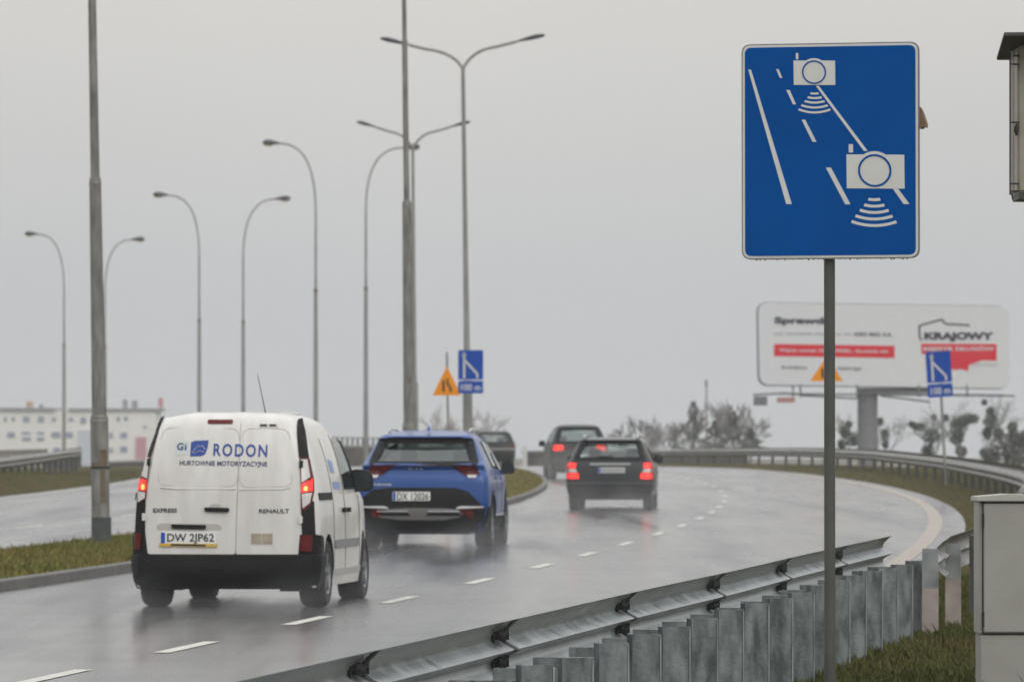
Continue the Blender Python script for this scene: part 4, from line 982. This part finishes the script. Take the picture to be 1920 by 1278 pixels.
# sides
for s_ in (1, -1):
    van.panel([(1.93, .36), (1.945, .36), (1.945, 1.66), (1.93, 1.66)], 'door_gap', M_seam, .003, .004, None, 'side', s_)
    van.panel([(1.15, .36), (1.162, .36), (1.162, 1.62), (1.15, 1.62)], 'door_gap', M_seam, .003, .004, None, 'side', s_)
    van.panel([(3.0, .36), (3.012, .36), (3.012, 1.06), (3.0, 1.06)], 'door_gap', M_seam, .003, .004, None, 'side', s_)
    van.panel([(.24, 1.03), (1.1, 1.03), (1.1, 1.10), (.24, 1.10)], 'side_moulding', M_black, .012, .016, None, 'side', s_)
    for y in (1.75, 2.05): van.panel(rpoly([(y, .90), (y + .14, .90), (y + .14, .945), (y, .945)], .015), 'door_handle', M_black, .03, .03, None, 'side', s_)
    van.panel(rpoly([(1.2, .56), (2.85, .56), (2.85, .64), (1.2, .64)], .02), 'rubbing_strip', mat('grey_strip', (.2, .2, .21), .5), .016, .02, None, 'side', s_)
    van.panel([(1.22, .30), (3.05, .30), (3.05, .36), (1.22, .36)], 'sill', M_crease, .010, .012, None, 'side', s_)
M_decal2 = mat('side_decal_blue', srgb(120, 142, 190), .4)
van.panel([(2.8, 1.14), (2.98, 1.14), (2.60, 1.60), (2.48, 1.61)], 'window_frame', M_black, .007, .01, None, 'side', 1)
van.panel([(1.30, 1.30), (1.55, 1.28), (1.55, 1.40), (1.30, 1.42)], 'side_lettering', M_decal2, .004, .002, None, 'side', 1); van.panel([(1.3, 1.13), (1.75, 1.13), (1.75, 1.2), (1.3, 1.2)], 'side_lettering', M_decal2, .004, .002, None, 'side', 1)
for s_ in (1, -1): mirror(van, s_ * .80, 2.86, 1.20, M_black, s_, 1.08)
w0 = van.wheel(.77, .78, .325, .25); [van.wheel(a, b, .325, .25, w0) for a, b in ((-.77, .78), (.76, 3.47), (-.76, 3.47))]
MB().box((-.62, .5, .22), (.62, 3.6, .34)).build('underbody', M_black, van.o)
mb = MB(); mb.tube([(-.5, .78, .30), (.5, .78, .30)], .06, 8); mb.tube([(.30, .28, .24), (.30, 1.2, .26)], .05, 8); mb.box((-.70, .3, .17), (-.45, .5, .3)); mb.box((.5, .28, .16), (.68, .45, .3)); mb.build('axle', M_black, van.o)
MB().tube([(.16, 1.6, 1.86), (.10, 1.45, 2.25)], [.006, .003], 6).build('antenna', M_bolt, van.o)
mb = MB()
for x in (-.42, .42, 0): mb.tube([(x, .75, 1.862), (x, 2.0, 1.866)], [.014, .014], 6)
mb.build('roof_rib', M_van, van.o)

# ---- generic hatch / SUV / wagon
def passenger(name, label, px, y, yaw, scl_h, w, r, f, zs, L_, paint, win_rear, win_side, wsh, belt, roofz, wells, wheel, glassm, trackx, cat='car'):
    cr_ = Car(name, label, place(px, y), yaw, w, r, f, zs, L_, cat=cat)
    cav = [belt + .02, (belt + roofz) / 2, roofz - .09, roofz - .06]
    cut = [yprism(win_rear, -1.0, L_ * .42), yprism(wsh, L_ * .48, L_ + .5)] + [xprism(p) for p in win_side]
    cr_.bodyo = cr_.body(paint, wells, cut, cav)
    rw = cr_.panel([(u * 1.03, v) for u, v in win_rear], 'rear_window', glassm, -.012, .004)
    (a, b_, c_, d) = win_rear; g = [(u * 1.13, v + (.05 if v > (win_rear[0][1] + win_rear[2][1]) / 2 else -.045)) for u, v in win_rear]
    iw = [(u * .94, v + (-.03 if v > (win_rear[0][1] + win_rear[2][1]) / 2 else .025)) for u, v in win_rear]
    for q in range(4): cr_.panel([g[q], g[(q + 1) % 4], iw[(q + 1) % 4], iw[q]], 'window_border', M_black, .014, .028, rw)
    for s_ in (1, -1):
        for p in win_side: cr_.panel(p, 'side_window', glassm, -.012, .004, None, 'side', s_)
    # windscreen glass
    zz_ = [v for u, v in wsh]; mb = MB(); rows = []
    for z in np.linspace(min(zz_), max(zz_), 6): rows.append([(x * cr_.w(z) * .84, cr_.f(z) - .03 - .10 * abs(x) ** 2, z) for x in np.linspace(-1, 1, 7)])
    mb.grid(rows).build('windscreen', M_glass, cr_.o)
    rad, wid = wheel; t = cr_.wheel(trackx, wells[0][0], rad, wid)
    for a, b in ((-trackx, wells[0][0]), (trackx, wells[1][0]), (-trackx, wells[1][0])): cr_.wheel(a, b, rad, wid, t)
    MB().box((-w[1][1] * .72, .3, .2), (w[1][1] * .72, L_ - .5, .32)).build('underbody', M_black, cr_.o)
    for sx in (-.38, .38):
        o = MB().box((sx - .24, L_ * .46, belt - .3), (sx + .24, L_ * .46 + .12, belt + .10)).box((sx - .12, L_ * .46 - .02, belt + .14), (sx + .12, L_ * .46 + .08, belt + .32)).build('front_seat', M_inner, cr_.o); bevel(o, .03)
    o = MB().box((-.62, L_ * .24, belt - .3), (.62, L_ * .24 + .12, belt + .02)).build('rear_seat', M_inner, cr_.o); bevel(o, .03)
    for sx in (-.42, .42): q = MB().box((sx - .12, L_ * .24, belt + .03), (sx + .12, L_ * .24 + .08, belt + .16)).build('headrest', M_inner, o); bevel(q, .03)
    return cr_
# blue SUV
YB_ = 79.6; SB = F / YB_
M_suv = mat('blue_metallic_paint', srgb(0, 63, 130), .36, .15, noise=.06, nscale=2, coat=.35)
zs_s = [.24, .32, .42, .55, .7, .82, .92, 1.0, 1.04, 1.07, 1.10, 1.13, 1.165, 1.185, 1.21, 1.25, 1.35, 1.45, 1.53, 1.58, 1.61, 1.635, 1.65]
suv = passenger('suv_car', 'bright blue sport utility car with slim red lamps, in the lane right of the van', 792, YB_, R(-4.2), 0,
    [(.24, .82), (.34, .88), (.6, .925), (.85, .925), (1.0, .915), (1.1, .885), (1.3, .80), (1.5, .70), (1.58, .645), (1.62, .58), (1.65, .46)],
    [(.24, .10), (.34, .03), (.55, .0), (.85, .02), (1.0, .04), (1.04, .065), (1.09, .10), (1.165, .055), (1.185, .075), (1.21, .17), (1.35, .33), (1.50, .50), (1.535, .50), (1.555, .43), (1.575, .52), (1.61, .80), (1.635, 1.1), (1.65, 1.45)],
    [(.24, 4.3), (.5, 4.48), (.8, 4.45), (.95, 4.2), (1.04, 3.7), (1.1, 3.3), (1.2, 3.0), (1.45, 2.45), (1.58, 2.1), (1.62, 1.9), (1.65, 1.6)],
    zs_s, 4.5, M_suv, [(-.70, 1.20), (.70, 1.20), (.585, 1.50), (-.585, 1.50)],
    [[(.95, 1.16), (1.55, 1.12), (1.55, 1.50), (1.2, 1.50)], [(1.63, 1.12), (2.45, 1.10), (2.30, 1.50), (1.63, 1.51)], [(2.53, 1.10), (3.15, 1.10), (2.52, 1.49), (2.40, 1.50)]],
    [(-.70, 1.14), (.70, 1.14), (.55, 1.48), (-.55, 1.48)], 1.06, 1.65, [(.90, .40), (3.55, .40)], (.355, .235), M_glassd, .80)
def mk_map(car, cpx, gpy, scl, yaw, zmax):
    def f(px, py):
        z = (gpy - py) / scl; return ((px - cpx) / scl + yaw * car.r(min(z, zmax)) * .9, z)
    return f
S_ = mk_map(suv, 790, 1028, SB, -.09, 1.65); SP = lambda *p: [S_(*q) for q in p]
M_lampd = mat('dark_red_lens', (.075, .006, .006), .25, spec=.3); M_navy = mat('dark_blue_trim', srgb(16, 40, 96), .3, coat=.6)  # dark blue colour of the light bar and door handles
for sg_ in (1, -1):
    mx = lambda pts: [(sg_ * x, z) for x, z in pts]
    t = suv.panel(mx([(.36, 1.185), (.72, 1.17), (.80, 1.05), (.72, 1.01), (.60, 1.02)]), 'tail_lamp', M_lampd, .014, .02)
    suv.panel(mx([(.42, 1.175), (.66, 1.165), (.70, 1.13), (.52, 1.12)]), 'lens_strip', M_red, .017, .006, t)
    suv.panel(mx([(.62, 1.035), (.76, 1.035), (.74, .995), (.64, .995)]), 'reversing_lens', M_clear, .017, .02, t)
    suv.panel(mx([(.50, .545), (.72, .545), (.70, .43), (.66, .42)]), 'fog_reflector', M_lampd, .035, .02); suv.panel(mx([(.64, .52), (.72, .52), (.70, .43), (.67, .42)]), 'fog_lamp', M_red, .038, .02)
    suv.panel(mx([(.48, .56), (.86, .575), (.86, .595), (.54, .60), (.47, .575)]), 'chrome_strip', M_chrome, .04, .02)
suv.panel([(-.37, 1.175), (.37, 1.175), (.37, 1.15), (-.37, 1.15)], 'light_bar', M_navy, .006, .008)
suv.panel([(-.88, .60), (-.84, .72), (-.70, .83), (-.45, .855), (.45, .855), (.64, .80), (.80, .64), (.88, .56), (.86, .40), (-.86, .40)], 'lower_panel', M_black, .012, .02)
suv.panel([(-.70, .54), (-.3, .57), (.3, .57), (.62, .54), (.52, .44), (.3, .40), (-.3, .40), (-.55, .43), (-.72, .47)], 'skid_plate', mat('silver_skid', (.17, .165, .158), .45, .4), .03, .02)
for sx in (-.42, .30):
    suv.panel(rpoly([(sx - .22, .51), (sx + .22, .51), (sx + .26, .46), (sx - .26, .46)], .03), 'trim_slot', M_black, .034, .01); suv.panel(rpoly([(sx - .22, .535), (sx + .22, .535), (sx + .22, .515), (sx - .22, .515)], .02), 'chrome_strip', M_chrome, .036, .012)
suv.panel([(-.90, .44), (.90, .44), (.86, .245), (-.86, .245)], 'rear_bumper', M_black, .008, .02)
for s_ in (1, -1): suv.panel([(.06, .25), (.52, .25), (.46, .40), (.48, .62), (.10, .58)], 'corner_cladding', M_black, .010, .02, None, 'side', s_)
plate_on(suv, -.155, .735, .53, .125, 'DX 12026', .03)
suv.text('KIA', (-.20, 1.095, .03, 1.135), 'badge', M_chrome, .012, suv.o, .03); suv.text('SPORTAGE', (-.72, .885, -.44, .91), 'badge', M_chrome, .012, suv.o, .01)
for s_ in (1, -1):
    mirror(suv, s_ * .85, 2.95, 1.12, M_suv if s_ < 0 else M_black, s_, .85)
    MB().tube([(s_ * .56, 1.05, 1.635), (s_ * .585, 1.25, 1.675), (s_ * .585, 2.3, 1.675), (s_ * .56, 2.5, 1.63)], .018, 8).build('roof_rail', mat('satin_rail', (.5, .5, .52), .35, .7), suv.o)
    for yc in (.90, 3.55): suv.panel([(yc + .46 * math.cos(a), .36 + .46 * math.sin(a)) for a in np.linspace(0, math.pi, 16)] + [(yc + .402 * math.cos(a), .36 + .402 * math.sin(a)) for a in np.linspace(math.pi, 0, 16)], 'wheel_arch', M_black, .012, .02, None, 'side', s_, step=2)
    suv.panel([(1.34, .28), (3.1, .28), (3.1, .44), (1.34, .44)], 'sill', M_black, .012, .02, None, 'side', s_); suv.panel([(1.40, .45), (3.05, .45), (3.05, .475), (1.40, .475)], 'chrome_strip', M_chrome, .014, .02, None, 'side', s_)
    suv.panel([(1.59, .45), (1.60, .45), (1.60, 1.1), (1.59, 1.1)], 'door_gap', M_seam, .003, .004, None, 'side', s_); suv.panel([(2.49, .45), (2.50, .45), (2.50, 1.08), (2.49, 1.08)], 'door_gap', M_seam, .003, .004, None, 'side', s_)
    for yy_ in (1.35, 2.25): suv.panel(rpoly([(yy_, .97), (yy_ + .2, .97), (yy_ + .2, 1.0), (yy_, 1.0)], .01), 'door_handle', M_navy, .03, .03, None, 'side', s_)
MB().prism([(0, 0), (.16, 0), (.15, .03), (.05, .075), (.02, .075)], -.02, .02, lambda u, v, h: Vector((h, 1.0 - u + .1, 1.655 + v))).build('antenna_fin', M_suv, suv.o)
# dark wagon
YK = 114.7; SK = F / YK
M_wag = mat('dark_grey_paint', (.015, .016, .018), .38, .2, noise=.1, nscale=2, coat=.3, spec=.35)
zs_w = [.22, .3, .42, .55, .7, .82, .9, .96, 1.0, 1.1, 1.2, 1.3, 1.36, 1.41, 1.44, 1.46]
wag_w = [(.22, .78), (.32, .85), (.55, .885), (.8, .885), (.92, .865), (1.0, .83), (1.2, .735), (1.36, .645), (1.41, .59), (1.44, .53), (1.46, .42)]
wag_r = [(.22, .08), (.32, .02), (.5, .0), (.8, .05), (.92, .09), (1.0, .16), (1.2, .34), (1.34, .48), (1.38, .50), (1.41, .44), (1.44, .6), (1.46, .9)]
wag_f = [(.22, 4.4), (.5, 4.57), (.7, 4.54), (.82, 4.3), (.9, 3.7), (.96, 3.4), (1.05, 3.1), (1.3, 2.6), (1.41, 2.25), (1.44, 2.1), (1.46, 1.8)]
wag = passenger('estate_car', 'dark grey estate car with lit red tail lamps ahead of the blue car', 1143, YK, R(-3.2), 0, wag_w, wag_r, wag_f, zs_w, 4.58, M_wag,
    [(-.64, 1.04), (.64, 1.04), (.545, 1.355), (-.545, 1.355)], [[(.75, 1.0), (1.6, .97), (1.6, 1.33), (.95, 1.33)], [(1.68, .97), (2.5, .97), (2.35, 1.33), (1.68, 1.33)], [(2.58, .97), (3.2, .97), (2.6, 1.31), (2.45, 1.33)]],
    [(-.62, 1.0), (.62, 1.0), (.52, 1.33), (-.52, 1.33)], .92, 1.46, [(.85, .36), (3.45, .36)], (.32, .205), M_glass, .75)
M_dullchrome = mat('dull_chrome', (.22, .23, .22), .5, .5); M_plate_dull = mat('dirty_number_plate', (.34, .34, .33), .5)
def wag_rear(car, paint):
    for s_ in (1, -1):
        mx = lambda pts: [(s_ * x, z) for x, z in pts]
        t = car.panel(mx([(.66, .97), (.84, .97), (.885, .82), (.87, .60), (.62, .60), (.60, .70), (.68, .82)]), 'tail_lamp', M_lampd, .014, .02)
        car.panel(mx([(.68, .945), (.85, .945), (.86, .83), (.69, .84)]), 'lit_segment', M_redlit, .018, .01, t); car.panel(mx([(.68, .82), (.875, .82), (.875, .76), (.66, .76)]), 'clear_segment', M_clear, .018, .01, t); car.panel(mx([(.63, .74), (.86, .745), (.86, .625), (.62, .63)]), 'lit_segment', M_redlit, .018, .01, t)
        MB().tube([(s_ * .52, .62, 1.45), (s_ * .55, .8, 1.50), (s_ * .55, 2.2, 1.505), (s_ * .52, 2.4, 1.46)], .022, 8).build('roof_rail', mat('silver_rail', (.5, .5, .5), .35, .7), car.o)
        mirror(car, s_ * .76, 3.0, 1.02, M_black, s_, .8)
    car.panel(rpoly([(-.40, .90), (.42, .90), (.42, .945), (-.40, .945)], .01), 'chrome_strip', M_dullchrome, .02, .02)
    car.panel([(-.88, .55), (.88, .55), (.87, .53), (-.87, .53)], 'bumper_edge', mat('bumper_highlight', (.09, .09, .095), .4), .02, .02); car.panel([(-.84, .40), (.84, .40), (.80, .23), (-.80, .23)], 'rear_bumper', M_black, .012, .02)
    MB().tube([(.08, car.rear(.08, 1.06) - .03, 1.06), (-.22, car.rear(-.22, 1.075) - .035, 1.075), (.05, car.rear(.05, 1.10) - .03, 1.10)], .012, 6).build('rear_wiper', M_black, car.o)
wag_rear(wag, M_wag)
p_ = plate_on(wag, .04, .80, .54, .12, '', .02, m=M_plate_dull)
for i, u in enumerate((-.36, -.29, -.14, -.06, .03, .13, .23, .33)): wag.panel([(.04 + u * .5 , .775), (.04 + u * .5 + .026, .775), (.04 + u * .5 + .026, .828), (.04 + u * .5, .828)], 'plate_mark', mat('blurred_mark', (.25, .25, .25), .5), .024, .004, p_)
# grey people carrier
YM = 176; M_mpv = mat('grey_carrier_paint', (.040, .040, .043), .5, .1, noise=.1, spec=.3)
zs_m = [.24, .32, .42, .55, .7, .85, .95, 1.02, 1.08, 1.2, 1.35, 1.5, 1.58, 1.63, 1.66, 1.68]
mpv = passenger('people_carrier', 'grey people carrier with one lit red lamp visible, farthest right-lane car beyond the estate', 1087, YM, R(3.6), 0,
    [(.24, .80), (.34, .87), (.6, .90), (.9, .90), (1.02, .88), (1.1, .86), (1.35, .77), (1.55, .67), (1.62, .61), (1.66, .54), (1.68, .42)],
    [(.24, .08), (.34, .02), (.6, .0), (.95, .04), (1.08, .09), (1.3, .20), (1.55, .34), (1.61, .34), (1.66, .55), (1.68, .9)],
    [(.24, 4.3), (.5, 4.45), (.85, 4.4), (1.0, 3.9), (1.08, 3.5), (1.35, 2.9), (1.58, 2.4), (1.66, 2.0), (1.68, 1.7)], zs_m, 4.45, M_mpv,
    [(-.66, 1.15), (.66, 1.15), (.55, 1.55), (-.55, 1.55)], [[(.55, 1.12), (1.5, 1.08), (1.5, 1.52), (.7, 1.52)], [(1.58, 1.08), (2.45, 1.06), (2.4, 1.52), (1.58, 1.52)], [(2.53, 1.06), (3.3, 1.06), (2.7, 1.48), (2.5, 1.52)]],
    [(-.62, 1.12), (.62, 1.12), (.52, 1.5), (-.52, 1.5)], 1.02, 1.68, [(.85, .37), (3.5, .37)], (.325, .21), M_glassd, .77)
for s_ in (1, -1):
    mx = lambda pts: [(s_ * x, z) for x, z in pts]
    t = mpv.panel(rpoly(mx([(.30, 1.02), (.82, 1.02), (.84, .90), (.30, .93)]), .02), 'tail_lamp', M_red, .014, .02); mpv.panel(rpoly(mx([(.50, 1.05), (.80, 1.05), (.82, .87), (.50, .90)]), .06), 'lit_segment', M_redlit, .02, .02, t)
    mirror(mpv, s_ * .84, 2.95, 1.10, M_black, s_, .9)
mpv.panel([(-.86, .50), (.86, .50), (.82, .25), (-.82, .25)], 'rear_bumper', M_black, .01, .02); plate_on(mpv, 0, .72, .52, .11, '', .02)
# dark green far car, mostly hidden behind the blue car
YD = 246; M_gr = mat('dark_green_paint', (.016, .02, .016), .5, .1, spec=.25)
far = passenger('far_car', 'dark green car far ahead, partly hidden by the right side of the blue car', 928, YD, R(4), 0,
    [(.24, .80), (.34, .87), (.6, .90), (.9, .90), (1.0, .88), (1.1, .84), (1.3, .76), (1.45, .68), (1.5, .60), (1.53, .5)],
    [(.24, .08), (.34, .02), (.6, .0), (.9, .04), (1.0, .1), (1.2, .26), (1.45, .44), (1.5, .6), (1.53, .9)],
    [(.24, 4.2), (.5, 4.35), (.85, 4.3), (.95, 3.8), (1.02, 3.4), (1.3, 2.8), (1.45, 2.4), (1.5, 2.1), (1.53, 1.8)], [.24, .32, .42, .6, .8, .9, .96, 1.0, 1.1, 1.2, 1.3, 1.4, 1.45, 1.49, 1.51, 1.53], 4.35, M_gr,
    [(-.66, 1.05), (.66, 1.05), (.57, 1.42), (-.57, 1.42)], [[(.7, 1.03), (1.5, 1.0), (1.5, 1.40), (.85, 1.40)], [(1.58, 1.0), (2.4, .98), (2.3, 1.40), (1.58, 1.40)]], [(-.62, 1.05), (.62, 1.05), (.52, 1.38), (-.52, 1.38)], .94, 1.53, [(.85, .36), (3.4, .36)], (.32, .2), M_glass, .76)
far.panel([(-.88, .80), (.88, .80), (.88, .72), (-.88, .72)], 'trim_strip', mat('pale_trim', (.2, .2, .19), .5), .012, .02); far.panel([(-.86, .5), (.86, .5), (.82, .25), (-.82, .25)], 'rear_bumper', M_black, .01, .02)
for s_ in (1, -1): far.panel(rpoly([(s_ * .66, .98), (s_ * .86, .96), (s_ * .86, .80), (s_ * .68, .82)], .02), 'tail_lamp', M_lampd, .014, .02)

# ------------------------------------------------------------------ spray and haze
def volume_mat(name, dens, fade=False, col=(.9, .9, .9)):
    m = bpy.data.materials.new(name); m.use_nodes = True; t = m.node_tree; t.nodes.clear(); o = t.nodes.new('ShaderNodeOutputMaterial')
    v = t.nodes.new('ShaderNodeVolumePrincipled'); v.inputs['Color'].default_value = (*col, 1); v.inputs['Density'].default_value = dens; v.inputs['Anisotropy'].default_value = .2
    t.links.new(v.outputs[0], o.inputs['Volume']); return m
def spray(car, lst, dens, label):
    """drifting mist: density falls off smoothly from each wheel"""
    m = bpy.data.materials.new('spray_mist'); m.use_nodes = True; t = m.node_tree; t.nodes.clear(); o_ = t.nodes.new('ShaderNodeOutputMaterial')
    v = t.nodes.new('ShaderNodeVolumePrincipled'); v.inputs['Color'].default_value = (.92, .92, .93, 1); v.inputs['Anisotropy'].default_value = .2
    tcn = t.nodes.new('ShaderNodeTexCoord'); acc = None
    for (x, y, z, rx, ry, rz_) in lst:
        a = t.nodes.new('ShaderNodeVectorMath'); a.operation = 'SUBTRACT'; a.inputs[1].default_value = (x, y, z); t.links.new(tcn.outputs['Object'], a.inputs[0])
        b = t.nodes.new('ShaderNodeVectorMath'); b.operation = 'DIVIDE'; b.inputs[1].default_value = (rx, ry, rz_); t.links.new(a.outputs[0], b.inputs[0])
        l = t.nodes.new('ShaderNodeVectorMath'); l.operation = 'LENGTH'; t.links.new(b.outputs[0], l.inputs[0])
        mr = t.nodes.new('ShaderNodeMapRange'); mr.interpolation_type = 'SMOOTHSTEP'; mr.inputs[1].default_value = 0; mr.inputs[2].default_value = 1; mr.inputs[3].default_value = dens; mr.inputs[4].default_value = 0
        t.links.new(l.outputs['Value'], mr.inputs[0])
        if acc is None: acc = mr.outputs[0]
        else:
            ad = t.nodes.new('ShaderNodeMath'); ad.operation = 'ADD'; t.links.new(acc, ad.inputs[0]); t.links.new(mr.outputs[0], ad.inputs[1]); acc = ad.outputs[0]
    n = t.nodes.new('ShaderNodeTexNoise'); n.inputs['Scale'].default_value = 2.2; n.inputs['Detail'].default_value = 3; t.links.new(tcn.outputs['Object'], n.inputs['Vector'])
    mn = t.nodes.new('ShaderNodeMapRange'); mn.inputs[1].default_value = .35; mn.inputs[2].default_value = .65; mn.inputs[3].default_value = .45; mn.inputs[4].default_value = 1.5; t.links.new(n.outputs[0], mn.inputs[0])
    mu = t.nodes.new('ShaderNodeMath'); mu.operation = 'MULTIPLY'; t.links.new(acc, mu.inputs[0]); t.links.new(mn.outputs[0], mu.inputs[1]); t.links.new(mu.outputs[0], v.inputs['Density'])
    t.links.new(v.outputs[0], o_.inputs['Volume'])
    lo_ = [min(q[k] - q[k + 3] for q in lst) for k in range(3)]; hi_ = [max(q[k] + q[k + 3] for q in lst) for k in range(3)]; lo_[2] = -.05
    o = MB().box(lo_, hi_).build('road_spray', m, sharp=0); o.location = car.o.location; o.rotation_euler = car.o.rotation_euler
    tag(o, label=label, cat='spray', kind='stuff')
spray(van, [(-.75, -.1, .05, .7, 1.5, .42), (.78, -.1, .05, .7, 1.5, .42), (.85, 2.9, .05, .6, 1.2, .42), (0, -.3, 0, 1.2, 1.6, .3)], .10, 'faint water mist round the wheels of the white van')
spray(suv, [(-.75, -.2, .05, .8, 1.8, .55), (.8, -.2, .05, .75, 1.8, .55), (.85, 2.8, .05, .6, 1.4, .5), (0, -.4, 0, 1.3, 1.8, .4)], .13, 'water mist round the wheels of the blue car')
spray(wag, [(-.65, -.5, .1, .95, 2.4, .75), (.7, -.5, .1, .9, 2.4, .75), (.0, -.8, .1, 1.5, 2.6, .6)], .08, 'water mist behind the dark estate car')
spray(mpv, [(-.6, -.9, .2, 1.2, 3.2, 1.1), (.6, -.9, .2, 1.2, 3.2, 1.1)], .11, 'water mist behind the grey people carrier')
hz = MB().box((-700, -40, -9), (700, 1400, 19)).build('haze', volume_mat('haze_air', .00034, col=(.97, .98, 1.0)), sharp=0); tag(hz, kind='stuff')
